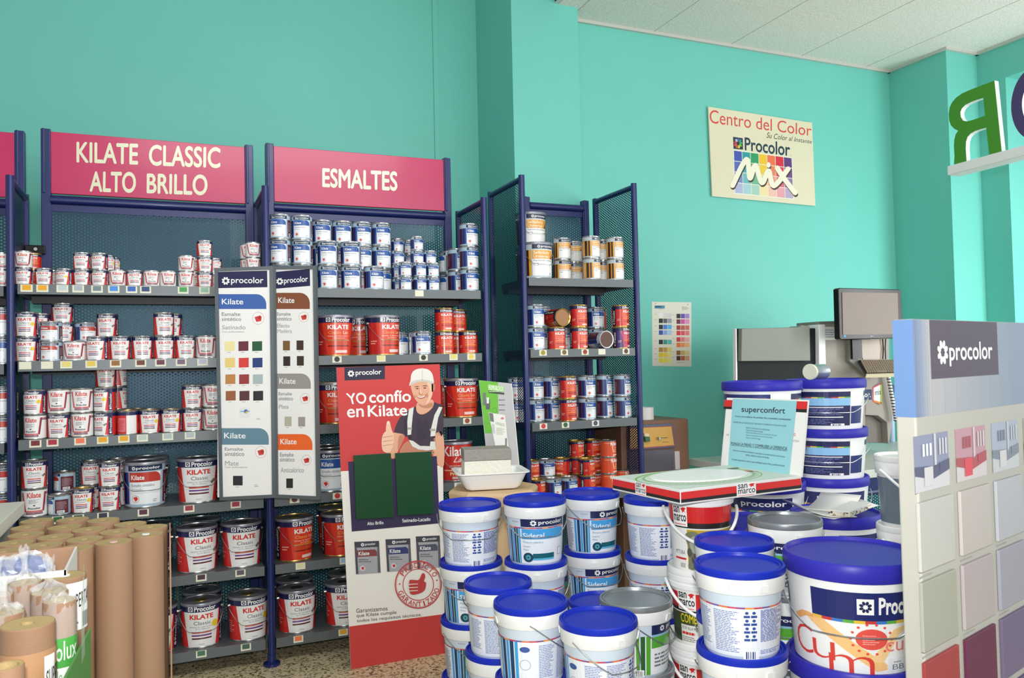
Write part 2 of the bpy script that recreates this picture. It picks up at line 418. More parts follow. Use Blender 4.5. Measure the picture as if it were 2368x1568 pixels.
def bay(name, label, xl, xr, zt, zh, art=None, shelves=(), sx=None, Y=YB, gp='shelving bays along the back wall'):
    """back frame: two posts, cross rail, perforated sheet, header sign, shelves"""
    t = thing(name, label, 'shelving', ((xl+xr)/2, Y, 0), 0, gp); k = (xl+xr)/2
    def P(mb, nm, m, **kw): return mb.build(nm, m, t, loc=(-k, -Y, 0), **kw)
    for x in (xl, xr-.042):
        P(MB().box(x, Y-.016, 0, x+.042, Y+.03, zt).box(x+.006, Y-.024, zh if art else 0, x+.018, Y-.016, zt), 'post', NAVY, smooth=False, bevel=.003)
    P(MB().tube([(xl+.04, Y-.006, zh-.03), (xr-.04, Y-.006, zh-.03)], .022, 12).box(xl+.04, Y-.004, zh-.085, xr-.04, Y+.012, zh-.03), 'top_rail', NAVY)
    P(MB().box(xl+.04, Y-.0005, .1, xr-.04, Y+.0005, zh-.08), 'back_sheet', PERFX, smooth=False)
    P(MB().box(xl+.04, Y-.02, .06, xr-.04, Y+.02, .1), 'bottom_rail', NAVY, smooth=False)
    if art:
        h = P(MB().box(xl+.042, Y-.012, zh, xr-.042, Y+.01, zt-.012), 'header_sign', mat('pink_sign_enamel', (196, 38, 94), .34, coat=.15), smooth=False, bevel=.002)
        if art.e: me = art.mesh('lettering', SIGNP, lambda x, y, L: Plane((0, Y-.0125, 0), (0, 1, 0)).at(x, y, .0004*L))
        if art.e: link('lettering', me, h)
    for i, (z, tk) in enumerate(shelves):
        s = shelf(t, sx[0], sx[1], z, tk); s.location = (-k, -Y, 0)
    return t
def partition(label, x, zt, y0=YF, y1=YB):
    """side frame: round front upright with foot, back upright, top rail, perforated sheet"""
    t = thing('partition_frame', label, 'shelf partition', (x, y0, 0), 0, 'navy side frames between the bays')
    MB().lathe([(.017, .03), (.017, zt)], 14).lathe([(.04, 0), (.04, .012), (.02, .02), (.02, .05)], 14).build('front_upright', NAVY, t)
    MB().box(-.014, y1-y0-.014, 0, .014, y1-y0+.014, zt).build('back_upright', NAVY, t, smooth=False)
    MB().tube([(0, .01, zt-.02), (0, y1-y0, zt-.02)], .016, 10).build('top_rail', NAVY, t)
    MB().tube([(0, .01, .2), (0, y1-y0, .2)], .016, 10).build('bottom_rail', NAVY, t)
    MB().box(-.0006, .012, .2, .0006, y1-y0-.01, zt-.03).build('side_sheet', PERFY, t, smooth=False)
    return t
TXRES[0] = 4
z1 = zoomtf(0, 280, 3.5641); z5 = zoomtf(560, 320, 3.9207)
HL = (226, 228, 196)
a1 = Art(tf=z1).text('KILATE', [(630, 175), (1140, 192), (1138, 355), (630, 335)], HL, 1, .042).text('CLASSIC', [(1228, 198), (1818, 222), (1816, 385), (1226, 362)], HL, 1, .042)
a1.text('ALTO', [(740, 418), (1122, 424), (1120, 590), (738, 578)], HL, 1, .042).text('BRILLO', [(1210, 435), (1712, 446), (1710, 610), (1208, 592)], HL, 1, .042)
a2 = Art(tf=z5).text('ESMALTES', [(726, 274), (1408, 306), (1408, 473), (726, 437)], (228, 232, 210), 1, .05)
a0 = Art()
O, YE, PKB = (232, 168, 32), (226, 196, 84), (115, 60, 75)
k1 = lambda s, L: [(x/s[0]+s[1], *c) for x, *c in L]
TL = [k1((3.564, 0), [(220, O), (350, O), (515, (190, 205, 205)), (645, (165, 178, 186)), (800, (112, 134, 142)), (938, (72, 142, 220)), (1085, (55, 102, 182)), (1200, (50, 72, 120)), (1510, (72, 160, 84)), (1685, (150, 190, 172))]),
      k1((4.356, 0), [(255, None), (475, None), (668, (230, 210, 122)), (920, YE), (1165, (152, 102, 56)), (1418, (112, 62, 52)), (1618, (106, 56, 76)), (1825, (120, 102, 122)), (2040, (190, 190, 215))]),
      k1((4.356, 0), [(357, (118, 42, 56)), (530, (172, 46, 66)), (808, (240, 122, 86)), (1035, O), (1248, O), (1435, (190, 204, 198)), (1690, (176, 192, 192)), (1915, (176, 188, 200))]),
      k1((2.761, 0), [(230, (92, 170, 72)), (370, (36, 96, 60)), (500, (48, 84, 76)), (658, (48, 50, 70)), (915, (92, 42, 66)), (1207, (152, 52, 76)), (1505, (168, 52, 72))]),
      k1((2.761, 0), [(1285, (72, 46, 60)), (1535, (96, 86, 96))]), k1((2.761, 0), [(1285, (72, 122, 96)), (1570, (70, 106, 90))])]
DK = (58, 58, 62)
TR = [k1((3.9207, 560), [(1605, None)]),
      k1((3.136, 700), [(248, DK, 1), (568, (226, 220, 150)), (875, DK, 1), (1093, (226, 214, 122)), (1222, (234, 206, 92), 1)]),
      k1((3.136, 700), [(1192, (150, 74, 54), 1)]), [(681, (104, 60, 66), 1), (780, (200, 54, 56), 1), (1060, (160, 186, 210), 1)],
      k1((3.75, 620), [(280, (222, 216, 172)), (660, (150, 190, 225))]), k1((3.75, 620), [(262, (240, 124, 72)), (650, (230, 168, 42))])]
xl = lambda px, Y=YB, z=2.0: xat(px, Y, z)
XA0, XA1, XB0, XB1 = onY(95, 350, YB).x, onY(585, 400, YB).x, onY(614, 400, YB).x, onY(1041, 430, YB).x
ZT = onY(340, 318, YB).z; ZH = onY(340, 460, YB).z; ZT2 = onY(830, 350, YB).z; ZH2 = onY(830, 478, YB).z
pL, pM, pR = -.617, .447, 1.585
bay('shelving_bay', 'navy shelving under the pink sign with two lines of lettering', XA0, XA1, ZT, ZH, a1, list(zip(ZS, TL)), (pL+.026, pM-.028))
bay('shelving_bay', 'navy shelving under the pink sign with one short word', XB0, XB1, ZT2, ZH2, a2, list(zip(ZS, TR)), (pM+.022, pR-.03))
XZ1 = onY(58, 400, YB).x
bay('shelving_bay', 'navy shelving cut off by the left picture edge, only its sign corner showing', XZ1-1.0, XZ1, ZT-.02, ZH-.03, a0, [(z-.01, []) for z in ZS[:4]], (pL-1.05, pL-.026))
partition('navy perforated side frame at the far left end of the two-line sign bay', pL, 2.277)
partition('navy perforated side frame between the two pink-signed bays', pM, 2.301)
partition('navy perforated side frame at the right end of the one-word sign bay', pR, 2.313)
# the narrow unit by the column
T0, T1 = 1.812, 2.535
YB2 = 4.5
partition('left side frame of the narrow unit, holding sealer cans behind its mesh', T0, 2.451, y1=YB2)
partition('right side frame of the narrow unit, standing free before the mint wall', T1, 2.453, y1=YB2)
ZTS = [onY(1345, 645, YF).z, onY(1345, 807, YF).z, onY(1350, 973, YF).z]
TT = [[], k1((3.335, 1100), [(518, (166, 150, 62), 1), (682, (120, 106, 56), 1), (842, (152, 62, 52), 1), (972, None), (1158, (100, 62, 62), 1)]), k1((4.3556, 1080), [(768, (206, 62, 64), 1), (990, (50, 102, 76), 1), (1292, (80, 76, 116), 1)]), []]
ZTS.append(onY(1390, 1138, YF).z)
bay('shelving_unit', 'narrow navy unit without a sign, in front of the bright column', onY(1209, 470, YB2).x, onY(1359, 470, YB2).x, onY(1280, 460, YB2).z, onY(1280, 468, YB2).z, None, list(zip(ZTS, TT)), (T0+.03, T1-.022), Y=YB2, gp=None)
tb = thing('frame_clamp', 'small black clamp joining the left side frame to the two-line sign bay', 'clamp', (-.57, YB-.03, onY(85, 580, YB).z))
MB().box(-.045, -.012, -.022, .04, .0, .022).build('clamp_plate', BLACKG, tb, smooth=False, bevel=.004)
MB().tube([(0, -.012, .002), (0, -.019, .002)], .008, 10).build('bolt', TIN, tb)
TXRES[0] = 2
# ------------------------------------------------------------------ paint cans
RED, ORED, PUR, MAR = (214, 48, 44), (222, 62, 36), (110, 52, 140), (92, 34, 48)
PALE, BLU, MAROON = (168, 194, 212), (38, 84, 160), (92, 34, 48)
def brand_box(a, u0, u1, v0, v1, c=NV, old=True, fill=None):
    a.rect(u0, v0, u1, v1, fill or c, 2)
def art_classic(a, spot=False):
    a.rect(-180, .03, 180, .97, WHITE, 1)
    for s in (-1, 1): a.poly([(s*58, .83), (s*43, .03), (s*118, .03), (s*118, .83)], RED, 2)
    a.rect(118, .03, 180, .83, RED, 2).rect(128, .12, 176, .72, (232, 120, 130), 3).bars(132, .2, 172, .66, 9, RED, 4)
    a.bars(-106, .2, -66, .5, 6, (240, 170, 165), 3)
    a.rect(-180, .83, 180, .97, NV, 2)
    a.rect(62, .03, 84, .83, NV, 3)
    a.text('Procolor', [(66, .2), (66, .78), (80, .78), (80, .2)], WHITE, 4, .02)
    a.ell(73, .13, 7, .045, WHITE, 4, 12)
    a.rect(-41, .85, -26, .955, WHITE, 3).flower(-33.5, .902, .045, NV, 4)
    a.text('Procolor', (-22, .962, 42, .846), WHITE, 3, .03)
    a.text('KILATE', (-36, .775, 34, .665), RED, 3, .035)
    a.text('Classic', (-24, .62, 26, .535), (88, 92, 104), 3)
    a.text('ESMALTE SINTETICO', (-36, .5, 36, .472), (120, 124, 138), 3).text('ALTO BRILLO', (-20, .455, 22, .427), (120, 124, 138), 3)
    for k, c in enumerate((RED, PUR, MAR)): a.rect(-31, .345-.07*k, 29, .378-.07*k, c, 3)
    a.bars(-10, .085, 14, .11, 1, (150, 150, 156), 3)
    if spot: a.ell(40, .53, 11, .08, (238, 208, 40), 4, 14)
    else: a.poly([(34, .47), (48, .55), (54, .5), (40, .42)], (110, 110, 112), 4)
def art_outline(a):
    a.rect(-180, .03, 180, .97, WHITE, 1)
    for k, c in enumerate((RED, (150, 40, 90), MAR)):
        d = k*4; e = k*.035
        a.poly([(-56-d, .9), (-52-d, .9), (-36-d*.8, .2), (-40-d*.8, .2)], c if k < 1 else (196, 120, 130), 2)
        a.poly([(48+d, .9), (52+d, .9), (40+d*.8, .2), (36+d*.8, .2)], c, 2)
        a.rect(50+d, .87-e, 150, .895-e, c, 2); a.rect(-38, .2-e*1.4, 39, .235-e*1.4, c, 3)
    a.text('Kilate', (-32, .9, 30, .7), RED, 3, .02)
    a.bars(-24, .5, 24, .66, 4, (140, 140, 150), 3).ell(0, .42, 5, .03, (90, 90, 90), 3, 8)
    a.text('Procolor', (-27, .36, 27, .28), INK, 3, .03)
    a.bars(-20, .07, 22, .1, 1, (190, 180, 120), 3)
    a.bars(100, .2, 160, .6, 8, (170, 170, 176), 2)
def art_satin(a, ban=BLU, lin2=True):
    a.rect(-180, .03, 180, .97, PALE, 1)
    a.rect(-48, .08, 44, .8, (238, 243, 247), 2)
    a.rect(-52, .83, 52, .955, (30, 42, 78), 2)
    a.flower(-34, .892, .045, WHITE, 3); a.text('procolor', (-27, .93, 42, .845), WHITE, 3, .02)
    p = [(-48, .8), (24, .8)]+[(24+20*math.sin(t*PI/12), .66+.14*math.cos(t*PI/12)) for t in range(1, 7)]+[(44, .58), (-48, .58)]
    a.poly(p, ban, 3); a.text('Kilate', (-42, .74, -4, .63), WHITE, 4, .02)
    a.text('Esmalte sint\u00e9tico', (-42, .54, 24, .475), (96, 102, 112), 3).text('Satinado', (-42, .44, -10, .395), (140, 146, 152), 3)
    a.ring(-30, .2, 11, .085, .12, (200, 140, 140), 3, 16); a.poly([(-37, .23), (-27, .26), (-22, .2), (-30, .14)], RED, 4)
    a.bars(20, .12, 34, .2, 2, (150, 154, 160), 3)
    st = MAROON
    a.rect(56, .08, 128, .8, st, 2).bars(62, .3, 120, .72, 11, (180, 150, 158), 3).rect(66, .1, 104, .24, WHITE, 3).code(70, .12, 100, .22, L=4)
    for u0, u1, c in ((-62, -52, (40, 74, 150)), (-76, -62, (24, 34, 92)), (-82, -76, (40, 74, 150)), (-100, -82, (70, 30, 56)), (-128, -100, MAROON)): a.rect(u0, .08, u1, .8, c, 2)
    a.bars(-122, .2, -104, .7, 10, (170, 130, 140), 3)
def art_satin_red(a): art_satin(a, (188, 58, 46))
def art_sealer(a):
    a.rect(-180, .03, 180, .97, (186, 200, 206), 1)
    a.rect(-46, .08, 46, .8, (242, 244, 243), 2); a.rect(-46, .83, 50, .955, (30, 38, 74), 2)
    a.flower(-22, .892, .045, WHITE, 3); a.text('procolor', (-14, .93, 42, .845), WHITE, 3, .02)
    a.rect(-46, .55, 46, .79, (232, 160, 40), 3); a.poly([(28, .55), (46, .55), (46, .72)], (150, 60, 40), 4)
    a.text('Selladora', (-42, .77, 22, .68), (248, 240, 214), 5, .015); a.text('Universal', (-42, .66, 20, .575), (248, 240, 214), 5, .015)
    a.text('Imprimaci\u00f3n sint\u00e9tica', (-42, .53, 38, .465), (84, 88, 94), 3).bars(-42, .4, -14, .44, 1, (140, 146, 152), 3, .7).bars(26, .1, 36, .18, 2, (120, 120, 124), 3)
    for u0, u1, c in ((-60, -50, (232, 170, 50)), (-72, -60, (60, 36, 30)), (-80, -72, (210, 140, 40)), (-98, -80, (56, 34, 32)), (-128, -98, (226, 160, 50))): a.rect(u0, .08, u1, .8, c, 2)
    a.bars(-124, .15, -102, .75, 10, (250, 230, 180), 3)
    a.rect(56, .08, 128, .8, (226, 160, 50), 2).bars(62, .3, 120, .72, 10, (120, 70, 30), 3)
def art_lac(a, base=ORED, low=(196, 36, 34)):
    a.rect(-180, .03, 180, .97, base, 1)
    a.poly([(-58, .83), (-40, .03), (-118, .03), (-118, .83)], low, 2); a.poly([(62, .83), (46, .03), (180, .03), (180, .83)], low, 2)
    a.rect(-180, .83, 180, .97, (34, 34, 78), 2)
    a.rect(-118, .03, -88, .83, (40, 32, 44), 3)
    a.text('Procolor', [(-111, .25), (-111, .78), (-94, .78), (-94, .25)], WHITE, 4, .02); a.flower(-102, .15, .05, WHITE, 4)
    a.rect(-41, .85, -26, .955, WHITE, 3).flower(-33.5, .902, .045, NV, 4); a.text('Procolor', (-22, .962, 42, .846), WHITE, 3, .03)
    a.text('KILATE', (-36, .775, 36, .665), WHITE, 3, .035)
    a.text('Classic', (-34, .62, 8, .545), (240, 176, 90), 3).text('Lac', (14, .62, 34, .545), (248, 226, 190), 3)
    a.text('ESMALTE SINTETICO', (-36, .505, 36, .475), (250, 214, 190), 3).text('SATINADO', (-18, .455, 20, .425), (250, 214, 190), 3)
    for k, c in enumerate(((240, 150, 40), (206, 70, 30), (130, 36, 28))): a.rect(-36, .37-.07*k, 40, .405-.07*k, c, 3)
    a.rect(-12, .07, 30, .14, (240, 214, 206), 3); a.bars(-78, .28, -52, .4, 2, (240, 180, 160), 3)
    a.bars(80, .2, 160, .7, 10, (232, 120, 110), 3)
def art_lac_pink(a): art_lac(a, (196, 34, 92), (70, 50, 116))
def art_oldlac(a):
    a.rect(-180, .03, 180, .97, (222, 84, 50), 1)
    c = (244, 196, 150)
    a.poly([(-70, .86), (-16, .86), (-6, .3), (60, .3), (60, .33), (0, .33), (-10, .89), (-70, .89)], c, 2)
    a.text('Kilate', (-24, .95, 44, .72), WHITE, 3, .02); a.text('Lac', (16, .68, 40, .54), WHITE, 3, shear=.3)
    a.bars(4, .4, 40, .5, 2, (248, 214, 190), 3, .4); a.rect(-8, .09, 46, .16, (240, 214, 190), 3)
    a.bars(90, .2, 160, .7, 8, (244, 180, 150), 3)
def art_oldlac_big(a):
    a.rect(-180, .03, 180, .97, (208, 48, 40), 1)
    a.text('Kilate', (-62, .92, 26, .66), WHITE, 3, .02); a.text('Lac', (-20, .64, 18, .5), WHITE, 3, shear=.3)
    a.bars(-40, .36, 30, .44, 2, (248, 200, 190), 3, .4); a.poly([(-60, .3), (40, .3), (56, .36), (56, .33), (40, .27), (-60, .27)], (244, 200, 150), 2)
    a.text('Procolor', (-38, .24, 30, .15), (246, 214, 150), 3, .03); a.rect(-30, .06, 30, .12, (244, 214, 206), 3)
KINDS = {  # art, body material, lid material, words
 'K': (art_classic, TIN, TIN, 'white and red can'), 'Y': (lambda a: art_classic(a, True), TIN, GOLD, 'yellow-dotted white and red can'),
 'O': (art_outline, TIN, WHITEC, 'plain white can with red outline'), 'B': (art_satin, TIN, TIN, 'blue and white can'),
 'R': (art_satin_red, TIN, TIN, 'pale can with red banner'), 'F': (art_sealer, TIN, GOLD, 'white can with yellow banner'),
 'D': (art_lac, GOLD, GOLD, 'orange-red can with navy band'), 'P': (art_lac_pink, GOLD, GOLD, 'crimson can with navy band'),
 'E': (art_oldlac, TIN, DARKLID, 'orange can without navy band'), 'G': (art_oldlac_big, TIN, GREYLID, 'red can with white script')}
SIZES = {'S': (.0335, .0735), 'P': (.0435, .1075), 'Q': (.0435, .087), 'M': (.0495, .1215), 'T': (.0455, .0945), 'U': (.05, .126), 'L': (.09, .205)}
CANM = {}
def can_meshes(k, sz):
    key = (k, sz)
    if key in CANM: return CANM[key]
    fn, bm_, lm, w = KINDS[k]; r, h = SIZES[sz]; seg = 36 if sz == 'L' else 28
    r0 = r*.93 if sz == 'L' else r
    rr = lambda z: r0+(r-r0)*z/h
    b = MB().lathe([(r0*.94, .003), (r0*.98, 0), (r0*1.02, 0), (r0*1.025, .004), (rr(.008), .007), (rr(h-.008), h-.008), (r*1.03, h-.006), (r*1.035, h-.001), (r*1.0, h), (r*.93, h-.001), (r*.92, h-.006)], seg)
    body = b.mesh('can_body', bm_)
    l = MB().lathe([(r*.925, h-.006), (r*.86, h-.006), (r*.855, h-.0015), (r*.8, h-.001), (r*.78, h-.005), (r*.3, h-.0055)], seg)
    mats = [lm]
    if sz == 'L': l = MB().lathe([(r*1.0, h-.012), (r*1.05, h-.012), (r*1.06, h-.004), (r*1.04, h+.001), (r*.98, h), (r*.95, h-.004), (r*.34, h-.0045)], seg).lathe([(r*.34, h-.0044), (r*.33, h-.0028), (r*.02, h-.0026)], 20, m=1); mats = [GREYLID, lm if lm is not TIN else DARKLID]
    lid = l.mesh('can_lid', mats)
    a = Art(asp=h*.94/(r*PI/180)); fn(a)
    lab = a.wrap('can_label', PRINT, rr(.01), rr(h-.01), .0, h-.004)
    parts = [('body', body), ('lid', lid), ('label', lab)]
    if sz == 'L':
        w = MB(); R = r*1.09
        pts = []
        for i in range(33):
            t = PI+PI*i/32; s = abs(math.sin(t))
            pts.append((R*math.cos(t), R*math.sin(t), h*.8-h*.42*min(1, s*1.25)**1.2))
        w.tube(pts, .0016, 6)
        parts.append(('wire_handle', w.mesh('wire_handle', WIRE)))
        e = MB()
        for s in (-1, 1): e.tube([(s*r*.96, 0, h*.8), (s*r*1.11, 0, h*.8)], [.009, .006], 10)
        parts.append(('handle_ears', e.mesh('handle_ears', TIN)))
    CANM[key] = parts
    return parts
ORD = ['first', 'second', 'third', 'fourth', 'fifth', 'sixth', 'seventh', 'eighth', 'ninth', 'tenth', 'eleventh', 'twelfth', 'thirteenth', 'fourteenth', 'fifteenth']
PROTO = {}
def place_can(k, sz, loc, rz, label, group):
    nm = 'paint_pail' if sz == 'L' else 'paint_can'
    key = (k, sz)
    if key not in PROTO:
        t = thing(nm, label, 'paint can', loc, rz, group); PROTO[key] = (t, [link(n, me, t) for n, me in can_meshes(k, sz)])
        return t
    p, ch = PROTO[key]; t = p.copy(); COL.objects.link(t); t.location = loc; t.rotation_euler = (0, 0, rz); t['label'] = label; t['group'] = group
    for c in ch:
        d = c.copy(); COL.objects.link(d); d.parent = t
    return t
ROWW = ['front', 'second-row', 'third-row', 'rear']
SPOTS = {}
def stock(place, group, z, dsize, cols, Yf=YF, zoom=None):
    """cols: (px, row, kinds bottom to top, size or None, turn in degrees, extra)"""
    zx = zoom or (lambda x: x)
    rows = {}
    placed = []
    for c in cols:
        px, row, kinds = c[0], c[1], c[2]; sz = (c[3] if len(c) > 3 and c[3] else dsize); rz = c[4] if len(c) > 4 else 0
        r, h = SIZES[sz]; rm = r*1.06
        Y = Yf+.012+rm+row*(2*SIZES[dsize][0]*1.07) if sz != 'L' else Yf+.012+rm+row*.185
        if len(c) > 5: Y += c[5]
        X = xat(zx(px), Y, z+.05)
        rows.setdefault(row, []).append((X, Y, kinds, sz, rz, r, h))
    for row in sorted(rows):
        L = sorted(rows[row], key=lambda q: q[0])
        for i in range(len(L)):
            X, Y, kinds, sz, rz, r, h = L[i]; rm = r*1.04
            for Xo, Yo, ro in placed:          # keep neighbours from touching
                for _ in range(6):
                    dx, dy = X-Xo, Y-Yo; d = math.hypot(dx, dy); need = rm+ro+.0015
                    if d < need:
                        if row and abs(dy) > .4*need: Y = Yo+math.sqrt(max(need**2-dx*dx, 1e-6))
                        else: X = Xo+math.copysign(math.sqrt(max(need**2-dy*dy, 1e-6)), dx)
            placed.append((X, Y, rm)); zz = z+.0008
            n = len(kinds)
            for j, k in enumerate(kinds):
                if k == '.':
                    zz += h; continue
                w = KINDS[k][3]
                if sz == 'L': w = w.replace(' can', ' pail')
                lev = {1: '', 2: [' below', ' above'][min(j, 1)]}.get(n, ' '+['bottom', 'second', 'third', 'fourth'][j] + ' up' if j else ' bottom')
                lev = {1: 'alone', 2: ['lower of two', 'upper of two'][min(j, 1)]}.get(n, ['bottom of stack', 'second up', 'third up', 'fourth up'][min(j, 3)])
                lab = f"{w}, {ORD[i]} {ROWW[min(row, 3)]} stack, {lev}, {place}"
                turn = rz+random.uniform(-7, 7)
                place_can(k, sz, (X+random.uniform(-.001, .001)*(j > 0), Y, zz), math.radians(turn), lab, group)
                zz += h+.0008
zk1 = lambda x: x/3.564; zk2 = lambda x: x/4.356; zk3 = lambda x: x/2.761
# two-line sign bay (left)
stock('two-line bay top shelf', 'small enamel cans on the two-line bay top shelf', ZS[0], 'S',
  [(196, 0, 'KO'), (362, 0, 'K'), (530, 0, 'Y', None, -18), (662, 0, 'KK'), (795, 0, 'KK', None, -12), (955, 0, 'O'), (1085, 0, 'K'), (1225, 0, 'O'), (1375, 0, 'O'), (1535, 0, 'OO'), (1690, 0, 'KKK'),
   (1830, 0, 'O'), (1960, 0, 'K'), (2075, 0, 'OOO'), (270, 1, 'DD'), (440, 1, 'K'), (738, 1, 'KK'), (880, 1, 'YY', None, 25), (1290, 1, 'O'), (1600, 1, 'OO'), (2040, 1, 'OOO'), (1765, 1, 'KK'), (925, 2, 'YY', None, 25)], zoom=zk1)
stock('two-line bay second shelf', 'enamel cans on the two-line bay second shelf', ZS[1], 'P',
  [(275, 0, 'YY'), (510, 0, 'RR', 'Q'), (720, 0, 'O', 'Q'), (945, 0, 'K', None, -14), (1210, 0, 'K'), (1410, 0, 'K'), (1637, 0, 'KK', None, 10), (1845, 0, 'K'), (2040, 0, 'O'), (2260, 0, 'K'), (400, 1, 'YY'), (500, 1, 'KKK', 'Q'), (648, 1, 'RR', 'Q', 20), (1075, 1, 'KK', None, -8), (1740, 1, 'KK')], zoom=zk2)
stock('two-line bay third shelf', 'enamel cans on the two-line bay third shelf', ZS[2], 'P',
  [(355, 0, 'OY', None, -12), (595, 0, 'KO'), (815, 0, 'OO'), (1045, 0, 'KY', None, -38), (1255, 0, 'Y', None, 170), (1462, 0, 'Y'), (1670, 0, 'Y'), (1893, 0, 'KK'), (2112, 0, 'OO'), (2330, 0, 'O'),
   (700, 1, 'KK'), (1072, 1, 'KKK'), (1300, 1, 'Y'), (1490, 1, 'K'), (2010, 1, 'OO'), (1180, 2, 'KKK', None, 80), (1345, 2, 'Y')], zoom=zk2)
stock('two-line bay fourth shelf', 'enamel cans and pails on the two-line bay fourth shelf', ZS[3], 'M',
  [(220, 0, 'OK'), (372, 0, 'B', 'Q', -80), (525, 0, 'Y', 'P'), (700, 0, 'KK', 'P'), (925, 0, 'R', 'L'), (1265, 0, 'K', 'L'), (415, 1, 'RR', 'Q', -75), (585, 1, 'KK', 'P'), (750, 1, 'KK', 'P', 60), (945, 1, 'B', 'L'), (1500, 0, 'K', 'L')], zoom=zk3)
stock('two-line bay fifth shelf', 'large enamel pails on the two-line bay lower shelves', ZS[4], 'L', [(1258, 0, 'K', None, 12), (1545, 0, 'K', None, 10), (975, 1, 'K'), (1285, 1, 'K'), (960, 0, 'K')], zoom=zk3)
stock('two-line bay bottom shelf', 'large enamel pails on the two-line bay lower shelves', ZS[5], 'L', [(1285, 0, 'Y', None, -6), (1585, 0, 'Y', None, 16), (1290, 1, 'K'), (1000, 0, 'K')], zoom=zk3)
# one-word sign bay
z5x = lambda x: 560+x/3.9207; z6x = lambda x: 700+x/3.136
stock('one-word bay top shelf', 'blue and white cans on the one-word bay top shelf', ZS[0], 'M',
  [(348, 0, 'BBB', None, -14), (548, 0, 'BBB', None, -6), (780, 0, 'BB', None, -4), (990, 0, 'BB', None, -4), (1195, 0, 'B', None, 18), (1480, 0, 'BB', 'S'), (1612, 0, 'BB', 'S', 8), (1730, 0, 'BB', 'S'), (2062, 0, 'BBB', None, 16),
   (730, 1, 'BBB'), (900, 1, 'BBB'), (1075, 1, 'BBB', None, 6), (1260, 1, 'BBB', None, 14), (1400, 1, 'BBB', 'S'), (1457, 1, 'BBBB', 'S', 0, -.03), (1592, 1, 'BBBB', 'S', 8, -.03), (1685, 1, 'BBB', 'S', 0, -.03), (1948, 1, 'BB', None, 30),
   (1345, 2, 'BBBB', 'S'), (1520, 2, 'BBBB', 'S'), (1870, 2, 'BB', None, -80)], zoom=z5x)
stock('one-word bay second shelf', 'enamel cans and pails on the one-word bay second shelf', ZS[1], 'M',
  [(235, 0, 'D', 'L'), (578, 0, 'D', 'L', 28), (862, 0, 'B', None, 6), (1028, 0, 'DD'), (1200, 0, 'D'), (412, 1, 'D', 'L', 0, .01), (715, 1, 'B'), (775, 2, 'B', None, -60), (1125, 1, 'DD')], zoom=z6x)
stock('one-word bay third shelf', 'orange-red pails on the one-word bay third shelf', ZS[2], 'L',
  [(238, 0, 'D'), (1150, 0, 'D'), (560, 0, 'D'), (850, 0, 'D'), (120, 1, 'D'), (1040, 1, 'D')], zoom=z6x)
stock('one-word bay fourth shelf', 'large pails on the one-word bay fourth shelf', ZS[3], 'L', [(200, 0, 'B'), (1108, 0, 'G'), (190, 1, 'B')], zoom=z6x)
stock('one-word bay fifth shelf', 'large pails on the one-word bay lower shelves', ZS[4], 'L', [(681, 0, 'D', None, 26), (786, 0, 'D', None, 20), (776, 1, 'D')])
stock('one-word bay bottom shelf', 'large pails on the one-word bay lower shelves', ZS[5], 'L', [(687, 0, 'K', None, 10), (795, 0, 'K', None, 10), (681, 1, 'K'), (800, 1, 'K')])
# narrow unit
z7x = lambda x: 1100+x/3.335; z8x = lambda x: 1080+x/4.3556
gN = 'cans in the narrow unit by the column'
stock('narrow unit top shelf', gN, ZTS[0], 'U', [(470, 0, 'F', 'L', 12), (895, 0, 'FF', None, 28), (1078, 0, 'FF', None, 22), (672, 1, 'FF'), (430, 1, 'FF', 'L'), (985, 1, 'FF'), (760, 2, 'FF'), (808, 2, 'FF', None, 60)], zoom=z7x)
stock('narrow unit second shelf', gN, ZTS[1], 'U', [(462, 0, 'BB', None, 14), (622, 0, 'D'), (795, 0, 'DD', None, 12), (1120, 0, 'PD', None, 22), (520, 1, 'BB', None, 0, .06), (700, 1, 'B', None, 0, .06), (930, 1, 'BB', None, 0, .06), (1040, 1, 'DD', None, 70)], zoom=z7x)
stock('narrow unit third shelf', gN, ZTS[2], 'U', [(800, 0, 'BB', None, 30, .09), (950, 0, 'DD', None, 10), (1208, 0, 'BB', None, 16, .03), (1570, 0, 'BB', None, 34, .03), (690, 0, 'BB', None, 22, .09), (640, 1, 'BB'), (1090, 1, 'BB'), (1385, 1, 'BB', None, 40)], zoom=z8x)
stock('narrow unit low shelf', gN, ZTS[3], 'T', [(705, 0, 'D', None, 40), (870, 0, 'B', None, 30), (1030, 0, 'B', None, 30), (1210, 0, 'DD', None, 35), (1430, 0, 'EEE', None, 10), (655, 1, 'DD'), (765, 1, 'BB'), (925, 1, 'DD', None, -60), (1100, 1, 'DDD', None, 30), (1275, 1, 'DDD', None, 6), (1330, 2, 'EE'), (1555, 1, 'E', None, 20)], zoom=z8x)
# far left bay, cut by the picture edge
for zi, ks, sz in ((0, 'OO', 'S'), (1, 'BR', 'M'), (2, 'RR', 'M'), (3, 'RR', 'M')):
    stock('edge bay '+['top shelf', 'second shelf', 'third shelf', 'fourth shelf'][zi], 'cans in the bay at the picture edge', ZS[zi]-.01, sz, [(4, 0, ks), (14, 1, 'KK', 'S' if zi == 0 else 'M')])
